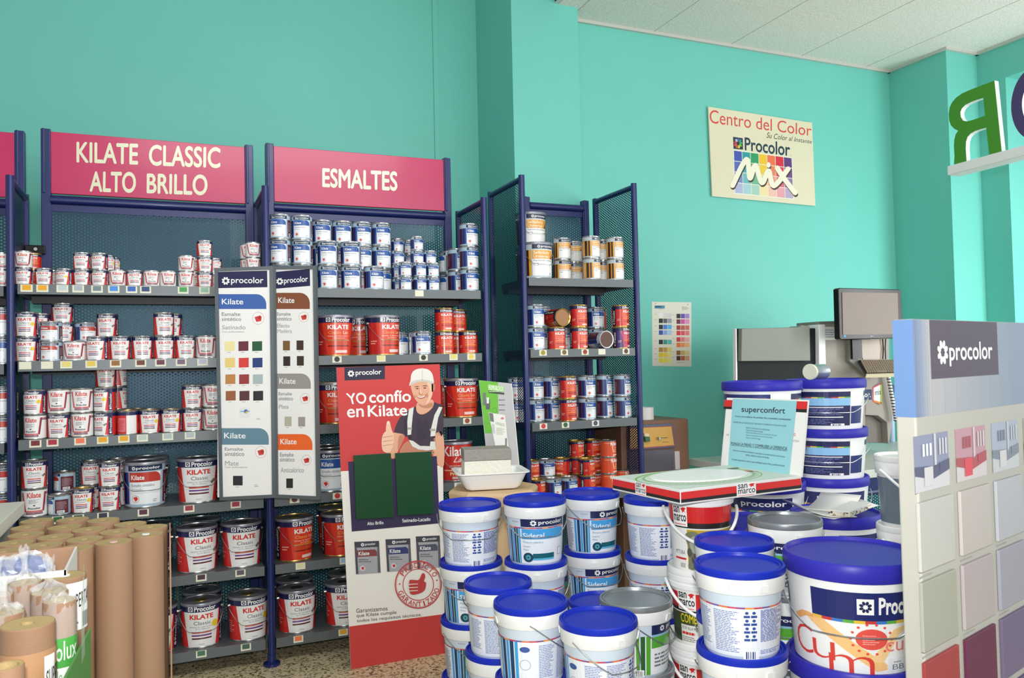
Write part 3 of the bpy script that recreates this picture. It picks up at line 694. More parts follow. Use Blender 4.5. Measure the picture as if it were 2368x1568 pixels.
# the two cans lying on their sides in the narrow unit
def lying(px, py, rpx, faces, label, z, tilt, lidm):
    t = thing('paint_can', label, 'paint can', (0, 0, 0), 0, gN)
    r, h = SIZES['U']
    for n, me in can_meshes('D' if faces == 'gold' else 'B', 'U'):
        if n == 'lid':
            lm = MB().lathe([(r*.93, h-.006), (r*.9, h-.002), (r*1.02, h+.002), (r*1.03, h-.002), (r*1.03, h-.008)], 28, cap=False).lathe([(r*.9, h-.004), (r*.05, h-.0045)], 28, m=1)
            me = lm.mesh('can_lid', [GOLD if faces == 'gold' else WHITEC, lidm])
        link(n, me, t)
    Y = YF+.03; X = xat(px, Y, z+r)
    t.location = (X, Y+h-.01, z+r*1.04)
    t.rotation_euler = (PI/2, tilt, math.radians(8)); return t
lying(1294, 721, 25, 'gold', 'can lying on its side, tan lid and gold rim facing out, narrow unit', ZTS[1]+.129, .4, mat('tan_lid', (150, 104, 62), .4, .2))
lying(1395, 782, 23, 'white', 'can lying on its side, dark brown lid and white rim facing out, narrow unit', ZTS[1]+.001, .2, mat('brown_lid', (88, 54, 44), .5))
# ------------------------------------------------------------------ plastic paint buckets
RAINB = [(222, 120, 60), (206, 70, 90), (140, 70, 130), (230, 150, 60), (200, 60, 90), (120, 90, 160)]
def strip(a, u0, u1, v0, v1, L=3, cols=RAINB, n=None):
    n = n or int((u1-u0)/12); w = (u1-u0)/n
    for i in range(n): a.rect(u0+w*i, v0, u0+w*(i+1), v1, cols[i % len(cols)], L)
LB, DB, TEAL = (70, 160, 222), (26, 66, 110), (24, 96, 112)
def petalogo(a, u, v, w, h, c=WHITE, L=4, txt='procolor', bold=.02):
    """flower and wordmark inside a box from (u,v) top-left, width w, height h"""
    a.flower(u+w*.13, v-h*.5, h*.42, c, L); a.text(txt, (u+w*.26, v-h*.16, u+w*.98, v-h*.86), c, L, bold)
def art_sideral(a, ban=LB, stripe=(LB, DB, TEAL), word='Sideral'):
    a.rect(-178, .06, 178, .785, (232, 238, 246), 1); strip(a, -178, 178, .785, .81, 2)
    a.rect(-38, .825, 62, .985, NV, 2); petalogo(a, -22, .985, 78, .16)
    a.rect(-62, .89, -42, .96, (214, 222, 232), 2).text('AkzoNobel', (-60, .945, -44, .905), (110, 116, 140), 3)
    p = [(-38, .78), (50, .78)]+[(50+12*math.sin(t*PI/12), .70+.08*math.cos(t*PI/12)) for t in range(1, 7)]+[(62, .57), (-38, .57)]
    a.poly(p, ban, 3)
    a.rect(-38, .785, -36.5, .06, WHITE, 3)
    a.text(word, (-34, .7, 10, .6), WHITE, 4, .012)
    a.text('Pintura pl\u00e1stica', (-34, .53, 8, .47), (90, 130, 160), 3).text('Interior', (-34, .44, -18, .4), (90, 130, 160), 3).text('Mate', (-34, .37, -23, .33), (90, 130, 160), 3)
    a.ell(-24, .19, 11, .1, (20, 70, 90), 4).flower(-24, .19, .06, (90, 170, 180), 5)
    a.rect(-14, .17, 34, .27, TEAL, 3).rect(-14, .13, 34, .17, (90, 180, 220), 3)
    a.rect(44, .2, 55, .36, (120, 130, 150), 3).rect(45, .21, 54, .35, (240, 242, 246), 4)
    s = stripe
    for u0, u1, c in ((-44, -40, s[0]), (-50, -45, s[2]), (-56, -51, s[1]), (-62, -57, s[0]), (-70, -63, s[1]), (-78, -72, s[0])): a.rect(u0, .06, u1, .785, c, 2)
    a.bars(-106, .12, -82, .74, 22, (128, 136, 170), 2, .6, 3)
    for s_, e in ((70, 4), (112, 5)): a.bars(s_, .14, s_+36, .74, 24, (112, 124, 168), 2, .5, e)
    a.icons(150, .3, 172, .76, 2, 4, (46, 76, 150), 2)
    a.bars(-176, .12, -112, .74, 26, (126, 140, 184), 2, .6, 9)
    a.rect(120, .02, 146, .12, (236, 240, 246), 2).code(124, .02, 142, .1, (40, 50, 120), 3, 5)
    a.text('4L', (-100, .1, -94, .05), INK, 3)
def art_sideral_back(a):
    """same print turned so that text, pictograms and bar code face out"""
    b = Art(asp=a.asp); art_sideral(b)
    a.rect(-178, .06, 178, .785, (230, 236, 245), 1); strip(a, -178, 178, .785, .81, 2)
    a.bars(-40, .12, -2, .75, 24, (120, 136, 186), 2, .5, 2); a.bars(-76, .18, -46, .74, 20, (120, 136, 186), 2, .5, 6)
    a.icons(4, .3, 24, .77, 2, 4, (46, 76, 150), 2); a.bars(28, .28, 74, .77, 24, (110, 128, 184), 2, .72, 4); a.bars(28, .1, 74, .17, 3, (110, 128, 184), 2, .5, 8)
    a.rect(2, .02, 26, .15, (240, 243, 247), 2).code(6, .03, 22, .14, (36, 46, 110), 3, 5)
    p = (LB, DB, TEAL)
    for u0, u1, c in ((-118, -112, LB), (-128, -120, DB), (-136, -130, LB), (-146, -138, DB), (-154, -148, LB)): a.rect(u0, .06, u1, .785, c, 2)
    a.ell(-100, .66, 9, .05, (60, 90, 160), 2, 12); a.ring(-100, .4, 10, .09, .1, (150, 160, 190), 2, 20); a.text('4 L', (-110, .14, -98, .08), INK, 3)
    a.rect(100, .825, 178, .985, NV, 2).rect(100, .57, 178, .785, LB, 3); a.text('Sideral', (108, .72, 160, .62), WHITE, 4, .01)
def art_green(a):
    a.rect(-178, .06, 178, .785, (236, 240, 242), 1)
    a.rect(-50, .8, 60, .985, NV, 2); petalogo(a, -40, .97, 92, .14); a.rect(-50, .76, 60, .8, (140, 190, 220), 2)
    a.rect(-50, .55, 60, .76, (86, 166, 52), 3); a.bars(-44, .2, 40, .48, 4, (110, 120, 130), 3)
    for u0, u1, c in ((-60, -52, (86, 166, 52)), (-70, -62, (30, 90, 50)), (-78, -72, (86, 166, 52))): a.rect(u0, .06, u1, .785, c, 2)
    a.bars(-150, .14, -104, .74, 24, (120, 136, 186), 2, .6, 5); a.ell(-92, .62, 8, .05, (60, 90, 160), 3, 12); a.ring(-92, .36, 8, .08, .1, (150, 160, 190), 3, 20)
    a.rect(-80, .02, -64, .16, WHITE, 4).code(-79, .04, -66, .14, L=5)
def smlogo(a, x0, y0, x1, y1, sgn=1):
    h = y1-y0; w = x1-x0
    a.rect(x0, y0, x1, y1, (240, 240, 238), 3)
    a.text('san', (x0+w*.07, y1-h*.05, x0+w*.55, y1-h*.36), INK, 4, .02); a.text('marco', (x0+w*.07, y1-h*.44, x0+w*.95, y1-h*.76), INK, 4, .02)
    a.spoly([(x0+w*.62, y1-h*.15), (x0+w*.8, y1-h*.06), (x0+w*.95, y1-h*.12), (x0+w*.86, y1-h*.2), (x0+w*.93, y1-h*.34), (x0+w*.82, y1-h*.26), (x0+w*.72, y1-h*.36), (x0+w*.72, y1-h*.24)], (210, 40, 40), 4, 2)
    a.rect(x0+w*.07, y0+h*.08, x0+w*.9, y0+h*.12, (220, 90, 90), 4)
SMR = (206, 34, 34)
def art_gold(a):
    a.rect(-178, .0, 178, .98, (236, 236, 232), 1); a.rect(-178, .74, 178, .98, SMR, 2); a.rect(-178, .66, 178, .74, (32, 30, 32), 2)
    smlogo(a, -66, .68, -32, .99); a.rect(-34, .05, 178, .64, (188, 160, 36), 2)
    a.spoly([(-38, .55), (-22, .62), (-8, .55), (-4, .3), (-10, .08), (-34, .06), (-30, .3)], (120, 122, 96), 3); a.ell(-20, .42, 9, .13, (160, 166, 150), 4); a.ell(-18, .2, 8, .09, (84, 78, 64), 4)
    a.ell(-30, .3, 5, .07, (84, 88, 70), 4)
    a.ell(10, .5, 14, .12, (224, 220, 240), 3, 9); a.rect(-66, .05, -38, .36, (236, 236, 232), 3); a.text('PITTURA', (-64, .32, -40, .26), INK, 4); a.rect(-66, .18, -38, .21, SMR, 4); a.code(-52, .06, -40, .13)
    a.bars(44, .3, 80, .58, 8, (110, 90, 20), 3); a.bars(44, .1, 80, .26, 5, (236, 236, 232), 3)
def art_combat(a):
    a.rect(-178, 0, 178, .98, (236, 236, 232), 1); a.rect(-178, .66, 178, .93, SMR, 2); a.rect(-178, .6, 178, .66, (32, 30, 32), 2)
    smlogo(a, -62, .63, -24, .96); a.rect(-178, .06, 178, .58, (70, 84, 52), 2)
    for x, y, w in ((0, .45, 30), (40, .3, 36), (-70, .2, 30), (90, .42, 30), (60, .14, 26)): a.spoly([(x-w, y), (x-w*.3, y+.07), (x+w, y+.03), (x+w*.5, y-.06), (x-w*.5, y-.05)], (52, 64, 40), 3)
    a.text('COMBAT', (-58, .56, -6, .41), (232, 212, 40), 4, .03); a.rect(-58, .04, -12, .37, (234, 234, 230), 4); a.text('STOP ALLA MUFFA', (-56, .34, -14, .29), INK, 5); a.bars(-56, .2, -16, .25, 1, SMR, 5, .9); a.bars(-56, .08, -16, .18, 3, (120, 120, 120), 5)
    a.ell(14, .22, 15, .13, (232, 212, 40), 4); a.bars(6, .16, 22, .28, 4, (90, 84, 20), 5)
def art_navy(a):
    a.rect(-46, .1, 34, .95, (40, 50, 110), 1); a.rect(-46, .82, 34, .95, NV, 2); strip(a, -46, 34, .79, .82, 2, [(60, 60, 110), (190, 60, 60), (220, 190, 60), (90, 170, 70)], 8)
    a.rect(-46, .6, 34, .79, (140, 190, 230), 2); a.rect(-46, .1, 34, .6, NV, 2)
    a.bars(-38, .37, 22, .55, 7, (110, 116, 170), 3, .5, 2); a.rect(-42, .55, 22, .57, WHITE, 3).rect(-42, .3, 22, .325, WHITE, 3); a.bars(-38, .14, 10, .28, 4, (110, 116, 170), 3); a.rect(2, .1, 24, .15, WHITE, 3).code(5, .1, 20, .14, NV, 4, 5)
    a.rect(36, .14, 62, .58, (46, 56, 116), 2); a.rect(70, .82, 130, .95, NV, 2); a.rect(-178, .1, -80, .95, (44, 54, 116), 2); a.rect(-178, .6, -80, .8, (140, 190, 230), 3); a.bars(-170, .2, -90, .5, 8, (110, 116, 170), 3)
    a.rect(134, .1, 178, .95, (44, 54, 116), 2)
def art_navyfront(a):
    a.rect(-56, .62, 50, .92, (40, 46, 104), 1)
    a.text('procolor', (-30, .86, 40, .68), WHITE, 3, .02); strip(a, -56, 50, .58, .62, 2, [(220, 190, 60), (200, 60, 60), (60, 60, 140), (90, 170, 70)], 8)
    a.rect(-56, .08, 60, .42, (130, 180, 224), 1); a.text('SIDERAL', (-30, .56, 26, .44), (50, 58, 120), 3, .02); a.poly([(30, .44), (52, .47), (56, .66), (34, .62)], WHITE, 4); a.text('mix', [(34, .58), (52, .6), (50, .5), (33, .48)], (80, 80, 90), 5)
    a.bars(-20, .2, 30, .3, 2, (60, 90, 140), 3)
def art_cum(a):
    a.rect(-38, .6, 74, .92, (30, 40, 104), 1); strip(a, -38, 74, .565, .6, 1, [(226, 190, 60), (200, 60, 60), (60, 120, 200), (90, 170, 70)], 12)
    a.rect(2, .67, 16, .85, WHITE, 2).flower(9, .76, .07, NV, 3); a.text('Procolor', (20, .87, 66, .67), WHITE, 2, .03)
    a.poly([(-62, .53), (-50, .6), (-42, .6), (-30, .56), (-46, .545), (-58, .47)], (236, 176, 110), 1)
    a.poly([(-50, .59), (-28, .57), (34, .05), (18, .02)], (242, 196, 132), 1); a.poly([(12, .14), (34, .5), (60, .57), (40, .44), (24, .12)], (244, 206, 150), 2)
    a.ell(14, .39, 14, .12, (226, 84, 76), 3); a.bars(6, .33, 22, .45, 5, (244, 170, 160), 4)
    for k in range(14): a.ell(14+18*math.cos(k*.45), .39+.17*math.sin(k*.45), 1.4, .015, (226, 84, 76), 3, 8)
    for ch, q in (('C', (-62, .43, -40, .1)), ('u', (-40, .31, -18, .1)), ('m', (-24, .19, 16, -.03))): a.text(ch, q, (216, 66, 58), 4, -.012)
    a.text('cum', (26, .36, 62, .25), (232, 130, 120), 4); a.rect(28, .02, 50, .17, (232, 236, 238), 5); a.text('BB', (33, .1, 46, .04), (110, 116, 120), 6); a.bars(34, .12, 46, .15, 1, (150, 150, 156), 6)
    a.rect(-100, .6, -76, .88, (30, 40, 104), 1); a.bars(-100, .2, -78, .5, 6, (226, 110, 90), 2)
def art_grey(a):
    a.rect(-178, .1, 178, .94, (112, 128, 142), 1); a.rect(-40, .1, 30, .8, (222, 228, 230), 2); a.bars(-36, .2, -4, .76, 18, (120, 130, 140), 3, .6); a.code(-34, .4, -8, .52); a.bars(2, .2, 26, .7, 9, (140, 146, 152), 3)
BM = {}
def bucket_meshes(kind, D, h):
    key = (kind, round(D, 4), round(h, 4))
    if key in BM: return BM[key]
    R = D/2; seg = 48
    big = kind in ('navy', 'navyf', 'cum')
    rear = kind.endswith('_r'); kind = kind.replace('_r', '')
    lidm = {'sil': SILVLID, 'gold': WPLAST, 'combat': WPLAST, 'grey': WPLAST, 'navy': VIOLID, 'navyf': VIOLID, 'cum': VIOLID}.get(kind, BLUELID)
    ht = h+.008; P = []
    if big:
        zb = h*.86; r0, r1 = R*.86, R*.955
        body = MB().lathe([(r0*.97, 0), (r0, .004), (r1, zb), (r1, ht-.014), (r1*.9, ht-.014)], seg)
        P.append(('body', body.mesh('bucket_body', WPLAST)))
        lid = MB().lathe([(R*.99, zb), (R*1.0, zb+.003), (R, ht-.006), (R*.975, ht), (R*.94, ht), (R*.92, ht-.008), (R*.3, ht-.0065), (R*.02, ht-.006)], seg)
        P.append(('lid', lid.mesh('bucket_lid', lidm)))
        zl0, zl1 = .006, zb-.004
    else:
        zc = h*(.915 if kind == 'gold' else .775); zt = h*.955; r0, r1 = R*.8, R*.9
        body = MB().lathe([(r0*.97, 0), (r0, .004), (r1, zc+.005), (r1*.98, zc+.006)], seg)
        P.append(('body', body.mesh('bucket_body', BUCKET if kind not in ('gold', 'combat', 'grey') else WPLAST)))
        if kind == 'gold': col = MB().lathe([(r1*.99, zc), (R*.975, zc), (R*.98, zt), (R*.8, zt)], seg)
        elif kind == 'combat':
            col = MB().lathe([(r1, zc), (R*.97, zc), (R*.98, zc+.012), (R*.955, zc+.014), (R*.955, zc+.019), (R*.985, zc+.021), (R*.985, zc+.032), (R*.96, zc+.034), (R*.96, zt), (R*.8, zt)], seg)
        else:
            col = MB().lathe([(r1*.99, zc), (R*.955, zc-.001), (R*.965, zc+.001), (R*.985, zt-.002), (R*.97, zt), (R*.8, zt)], seg)
            for s in (-1, 1):   # moulded lift tabs on the collar
                for q in (-.42, .42):
                    t = -PI/2+q+(.1 if s > 0 else PI); c, n = math.cos(t), math.sin(t)
                    w = Vector((-n, c, 0))*.011; p = Vector((c*R*.968, n*R*.968, zc+.006)); o = Vector((c*.003, n*.003, 0)); u = Vector((c*.003, n*.003, .016))
                    col.hexa([p-w, p+w, p+w+o, p-w+o, p-w*.8+u, p+w*.8+u, p+w*.8+u+o, p-w*.8+u+o])
        P.append(('collar', col.mesh('bucket_collar', WPLAST)))
        lid = MB().lathe([(R*.9, zt), (R*.99, zt), (R*1.0, zt+.004), (R*.985, ht-.002), (R*.96, ht), (R*.93, ht-.001), (R*.915, ht-.006), (R*.89, ht-.0055), (R*.885, ht-.003), (R*.86, ht-.003), (R*.85, ht-.0075), (R*.3, ht-.0065), (R*.02, ht-.006)], seg)
        P.append(('lid', lid.mesh('bucket_lid', lidm)))
        zl0, zl1 = .0, zc
    rr = lambda z: r0+(r1-r0)*z/(zb if big else zc+.005)
    a = Art(asp=(zl1-zl0)/((r0+r1)/2*PI/180))
    {'sid': art_sideral, 'back': art_sideral_back, 'sil': art_green, 'gold': art_gold, 'combat': art_combat, 'navy': art_navy, 'navyf': art_navyfront, 'cum': art_cum, 'grey': art_grey}[kind](a)
    P.append(('label', a.wrap('bucket_label', PRINT, rr(zl0), rr(zl1), zl0, zl1, eps=.0003, base=.0005)))
    RH = R*1.03; ze = zb*.86 if big else h*.775+.014; w = MB(); pts = []
    if kind in ('gold', 'combat', 'grey'):
        for i in range(29):
            t = PI+PI*i/28; pts.append((RH*1.03*math.cos(t), RH*1.06*math.sin(t), ze-h*.42*abs(math.sin(t))**1.3))
        w.tube(pts, .0045, 8); P.append(('handle', w.mesh('plastic_handle', WPLAST)))
    else:
        for i in range(33):
            t = (0 if rear else PI)+PI*i/32; s = abs(math.sin(t)); pts.append((RH*math.cos(t), RH*math.sin(t), ze-h*.36*min(1, s*1.2)**1.15))
        w.tube(pts, .0016, 6); P.append(('wire_handle', w.mesh('wire_handle', WIRE)))
    BM[key] = P; return P
BP = {}
def bucket(kind, D, h, loc, rz, label, group):
    key = (kind, round(D, 4), round(h, 4))
    if key not in BP:
        t = thing('paint_bucket', label, 'paint bucket', loc, rz, group); BP[key] = (t, [link(n, me, t) for n, me in bucket_meshes(kind, D, h)]); return t
    p, ch = BP[key]; t = p.copy(); COL.objects.link(t); t.location = loc; t.rotation_euler = (0, 0, rz); t['label'] = label; t['group'] = group
    for c in ch:
        d = c.copy(); COL.objects.link(d); d.parent = t
    return t
BW = {'sid': 'blue-lidded bucket with blue banner', 'back': 'blue-lidded bucket with text and pictograms', 'sil': 'silver-lidded bucket with green band', 'gold': 'red and gold bucket', 'combat': 'white-lidded bucket with camouflage print',
      'navy': 'wide violet-lidded bucket with navy panel', 'navyf': 'wide bucket with sky-blue label panel', 'cum': 'widest bucket with tall red letters', 'grey': 'grey bucket with white handle'}
LEV = {1: ['only one'], 2: ['lower', 'upper'], 3: ['bottom', 'middle', 'top'], 4: ['bottom', 'second up', 'third up', 'top'], 5: ['bottom', 'second up', 'third up', 'fourth up', 'top'], 7: ['bottom', 'second up', 'third up', 'fourth up', 'fifth up', 'sixth up', 'top']}
STK = {}
def pile(key, where, px, py, h, D, kinds, turns, ztop=None, lid=.008):
    """a stack from the floor; px,py = centre of the uppermost lid"""
    n = len(kinds); zt = n*h+.008 if ztop is None else ztop
    p = onZ(px, py, zt); a = math.degrees(math.atan2(-p.x, p.y))
    for i, k in enumerate(kinds):
        bucket(k, D, h, (p.x, p.y, zt-.008-(n-i)*h+.0005), math.radians(a+turns[i]), f"{BW[k.replace('_r', '')]}, {LEV[n][i]}{' of' if n>1 else ' in'} {where}", 'plastic paint buckets')
    STK[key] = (p, zt, D)
    print('STACK', key, 'd=%.2f' % proj((p.x, p.y, zt))[2], 'lidpx=%.0f' % (D*FPX/proj((p.x, p.y, zt))[2]), tuple(round(v, 2) for v in p))
H4, D4 = .19, .205
pile('b1', 'stack beside the red poster stand', 1086, 1161, 0.189, 0.213, ['sid', 'sid', 'sid', 'sid', 'back'], [40, 60, 30, 10, 0])
pile('b2', 'stack before the planter', 1236, 1150, 0.1945, D4, ['back', 'sid', 'back', 'back', 'sid'], [0, 0, 0, 20, 8])
pile('b3', 'stack between planter and flat box', 1366, 1136, 0.192, D4*.97, ['sid', 'back', 'sid', 'sid', 'sid'], [0, 0, 30, 22, 36])
pile('b4', 'rear stack under the flat box', 1512, 1148, H4, D4, ['back_r', 'back_r', 'back_r', 'back', 'back_r'], [0, 0, 0, 4, 6], ztop=.958)
pile('b5', 'short stack nearest the poster stand', 1151, 1341, 0.1945, 0.2, ['back_r', 'sid', 'sid', 'back_r'], [0, 0, 20, 12])
pile('b6', 'short stack with raised wire handle', 1227, 1386, 0.195, 0.2, ['back', 'sid', 'back', 'back'], [0, 0, 0, 88])
pile('b7', 'foremost short stack', 1383, 1427, 0.192, 0.198, ['back', 'back', 'back', 'back'], [0, 0, 0, 52])
pile('b8', 'half-hidden stack behind the silver lid', 1386, 1386, 0.17, 0.19, ['back', 'sid', 'sid', 'sid'], [0, 0, 0, 0], ztop=.69)
pile('b9', 'short silver-lidded stack', 1470, 1380, 0.187, 0.205, ['sil', 'sil', 'sil', 'sil'], [0, 0, 0, 76])
pile('sm', 'stack holding up the flat box', 1617, 1138, .205, .195, ['combat', 'combat', 'combat', 'combat', 'gold'], [0, 0, 10, 12, 8])
pile('b11', 'tall stack behind the foremost tall one', 1697, 1245, 0.19, 0.199, ['back_r', 'back_r', 'back_r', 'back_r', 'back_r'], [0, 0, 0, 0, 10])
pile('b12', 'foremost tall stack', 1709, 1299, 0.1882, D4, ['back_r', 'sid', 'back_r', 'back_r', 'back_r'], [0, 0, 0, 6, 0])
pile('b13', 'tall silver-lidded stack', 1814, 1197, 0.1922, D4*.99, ['sil', 'sil', 'sil', 'sil', 'sil'], [-8, -8, -8, -8, -8])
pile('cum', 'very wide stack beside the colour board', 1968, 1272, .237, .31, ['cum', 'cum', 'cum', 'cum'], [0, 0, -6, 1])
pile('B', 'tall wide stack before the tinting machine', 1908.5, 876.2, .188, .3, ['navy', 'navy', 'navy', 'navy', 'navyf', 'navy', 'navy'], [0, 0, 0, 0, 12, 0, 4], ztop=1.3245)
pile('A', 'tall wide stack behind the upright lid', 1761, 881.4, .188, .3, ['navy', 'navy', 'navy', 'navy', 'navyf', 'navyf', 'navy'], [0, 0, 0, 0, -8, 0, 92], ztop=1.3245)
pile('pap', 'wide stack carrying papers and granite sample', 1931, 1181, .215, .3, ['navy', 'navy', 'navy', 'navyf'], [0, 0, 0, 60], ztop=.88)
pile('mid', 'wide stack under the flat box edge', 1744, 1202, .215, .3, ['navy', 'navy', 'navy', 'navyf'], [0, 0, 0, 6], ztop=.868)
pile('r17', 'wide stack hidden by the colour board', 2132, 1230, .215, .3, ['navy', 'navy', 'navy', 'navy'], [0, 0, 0, 60], ztop=.79)
TXRES[0] = 4
# ------------------------------------------------------------------ flat boards, signs and stands
def board_px(name, pl, quad, thick, m, parent, back=True, bevel=.001):
    """rectangular board whose face corners are seen at the given pixels"""
    q = [pl.at(*p) for p in quad]
    return MB().slab(q, -pl.n*thick).build(name, m, parent, smooth=False, bevel=bevel)
def L0(o): return o
# poster stand with the workman
YST = onZ(812, 1548, 0).y
PS = Plane((0, YST, 0), (0, -1, 0))
ps = thing('poster_stand', 'tall red and white cardboard stand picturing a workman with thumb up', 'advertising stand', (0, 0, 0))
board_px('board', PS, [(778, 850), (1017, 842), (1030, 1511), (812, 1548)], .012, WCARD, ps)
q0, q1 = PS.at(900, 1200), PS.at(940, 1200)
MB().hexa([(q0.x-.08, YST+.012, 0), (q1.x+.1, YST+.012, 0), (q1.x+.1, YST+.13, 0), (q0.x-.08, YST+.13, 0), (q0.x-.08, YST+.012, .6), (q1.x+.1, YST+.012, .6), (q1.x+.1, YST+.016, .6), (q0.x-.08, YST+.016, .6)]).build('strut', CARD, ps, smooth=False)
c6 = zoomtf(700, 660, 3.1364); c3 = zoomtf(760, 820, 2.0972)
SK, SKD, SKL = (226, 170, 140), (196, 132, 104), (240, 196, 170)
PRED = (204, 62, 62)
a = Art(tf=lambda x, y: (x, y))
a.poly([(778, 850), (1017, 842), (1024.5, 1076), (788, 1090)], PRED, 1).poly([(807, 1449), (1027.5, 1420), (1030, 1511), (812, 1548)], (198, 58, 56), 1)
a.poly([(788, 1090), (1024.5, 1076), (1027.5, 1420), (807, 1449)], (236, 232, 226), 1)
b = Art(tf=c6)
b.poly([(302, 596), (596, 584), (596, 680), (304, 690)], (40, 34, 64), 2)
b.flower(350, 640, 25, WHITE, 3, 1).text('procolor', [(382, 615), (570, 608), (572, 655), (384, 662)], WHITE, 3, .025)
b.text('YO', [(312, 785), (460, 778), (462, 856), (336, 862)], WHITE, 3, .035).text('conf\u00edo', [(480, 766), (784, 760), (786, 842), (482, 852)], WHITE, 3, .035)
b.text('en', [(320, 898), (442, 892), (444, 952), (322, 960)], WHITE, 3, .035).text('Kilate', [(470, 872), (754, 864), (760, 942), (472, 952)], WHITE, 3, .035)
b.spoly([(958, 1085), (1018, 1078), (1024, 1300), (985, 1305), (945, 1230)], SK, 3)
b.spoly([(722, 1165), (765, 1130), (800, 1165), (850, 1192), (940, 1200), (940, 1225), (720, 1225)], SKD, 3)
SH = (62, 48, 66)
b.spoly([(662, 1072), (690, 985), (732, 930), (800, 888), (838, 878), (850, 918), (870, 930), (905, 912), (945, 852), (985, 860), (1014, 880), (1016, 1082), (962, 1086), (962, 1185), (890, 1195), (815, 1180), (775, 1130), (752, 1092), (700, 1100)], SH, 3)
b.spoly([(740, 960), (765, 1000), (758, 1090), (740, 1085), (735, 1010)], (50, 38, 56), 4).spoly([(830, 960), (870, 990), (900, 960), (905, 1100), (830, 1110)], (54, 42, 60), 4)
b.spoly([(834, 850), (826, 912), (860, 936), (908, 918), (948, 872), (935, 828)], SK, 4).spoly([(838, 858), (880, 872), (932, 850), (944, 876), (905, 890), (860, 884)], SKD, 5)
b.spoly([(783, 722), (810, 703), (860, 694), (910, 700), (940, 712), (944, 760), (932, 815), (905, 856), (880, 866), (848, 862), (815, 825), (795, 780)], SK, 5)
b.spoly([(900, 705), (938, 712), (944, 760), (932, 815), (905, 856), (892, 862), (915, 800), (918, 750)], SKL, 6); b.ell(951, 738, 9, 27, SKD, 5, 14)
b.poly([(934, 712), (948, 706), (944, 770), (936, 775)], (96, 76, 66), 6)
b.spoly([(808, 738), (828, 729), (846, 734), (828, 737)], (110, 80, 66), 7, 2).spoly([(866, 731), (886, 724), (908, 731), (886, 732)], (110, 80, 66), 7, 2)
b.spoly([(818, 749), (830, 744), (842, 749), (830, 753)], (70, 56, 56), 7, 2).spoly([(872, 745), (884, 740), (898, 744), (885, 749)], (70, 56, 56), 7, 2)
b.spoly([(848, 742), (862, 780), (874, 788), (858, 796), (840, 788), (846, 775)], SKD, 7, 2).spoly([(852, 745), (864, 782), (856, 788), (849, 770)], SKL, 8, 2)
b.spoly([(822, 800), (845, 806), (870, 804), (894, 790), (888, 812), (864, 822), (838, 818)], (180, 96, 84), 7, 3).spoly([(828, 803), (850, 808), (872, 805), (888, 796), (880, 808), (862, 814), (840, 812)], (246, 244, 240), 8, 3)
b.spoly([(812, 790), (818, 806), (816, 818), (808, 800)], SKD, 7, 2).spoly([(900, 780), (908, 800), (902, 816), (896, 796)], SKD, 7, 2)
b.spoly([(772, 728), (781, 690), (786, 650), (802, 622), (832, 606), (872, 603), (912, 612), (938, 640), (948, 680), (950, 707), (936, 712), (900, 701), (850, 699), (808, 711)], (232, 230, 224), 8)
b.spoly([(790, 700), (840, 684), (900, 686), (946, 700), (936, 712), (900, 701), (850, 699), (808, 711), (776, 726)], (206, 202, 196), 9).spoly([(862, 606), (868, 604), (872, 650), (870, 684), (864, 684)], (214, 210, 204), 9)
b.poly([(770, 896), (805, 882), (796, 960), (788, 1042), (786, 1082), (760, 1086), (758, 985)], (226, 226, 220), 6).poly([(988, 880), (1013, 884), (982, 960), (960, 1092), (926, 1096), (930, 1040), (955, 940)], (226, 226, 220), 6)
b.rect(760, 1030, 792, 1046, (170, 168, 164), 7).rect(922, 1040, 962, 1056, (170, 168, 164), 7)
b.poly([(768, 1120), (800, 1128), (850, 1164), (922, 1166), (926, 1132), (960, 1132), (966, 1190), (900, 1197), (840, 1190), (795, 1168)], (222, 222, 216), 6).spoly([(770, 1090), (785, 1090), (792, 1120), (770, 1118)], (40, 34, 44), 6)
b.spoly([(648, 1075), (690, 1072), (738, 1088), (722, 1140), (692, 1198), (668, 1250), (640, 1250), (626, 1212), (640, 1150)], SK, 5).spoly([(700, 1090), (738, 1088), (722, 1140), (692, 1198), (690, 1150)], SKD, 6)
b.spoly([(578, 1092), (600, 1060), (642, 1055), (660, 1088), (656, 1150), (642, 1192), (620, 1215), (582, 1200), (572, 1150)], SKL, 6)
b.spoly([(606, 1072), (606, 1005), (614, 985), (630, 988), (640, 1030), (650, 1075)], SKL, 7, 5)
for y in (1098, 1128, 1158): b.spoly([(582, y+3), (615, y-3), (652, y-8), (652, y-5), (615, y+1), (582, y+7)], SKD, 8, 3)
b.spoly([(612, 992), (620, 986), (628, 992), (624, 1008), (614, 1008)], (246, 214, 196), 9, 3)
a.e += b.e
b = Art(tf=c3)
b.poly([(94, 520), (524, 492), (538, 818), (112, 858)], (46, 36, 76), 9)
b.text('Alto Brillo', [(186, 812), (265, 806), (266, 822), (187, 828)], WHITE, 11, .01).text('Satinado-Lacado', [(356, 797), (492, 788), (493, 806), (357, 814)], WHITE, 11, .01)
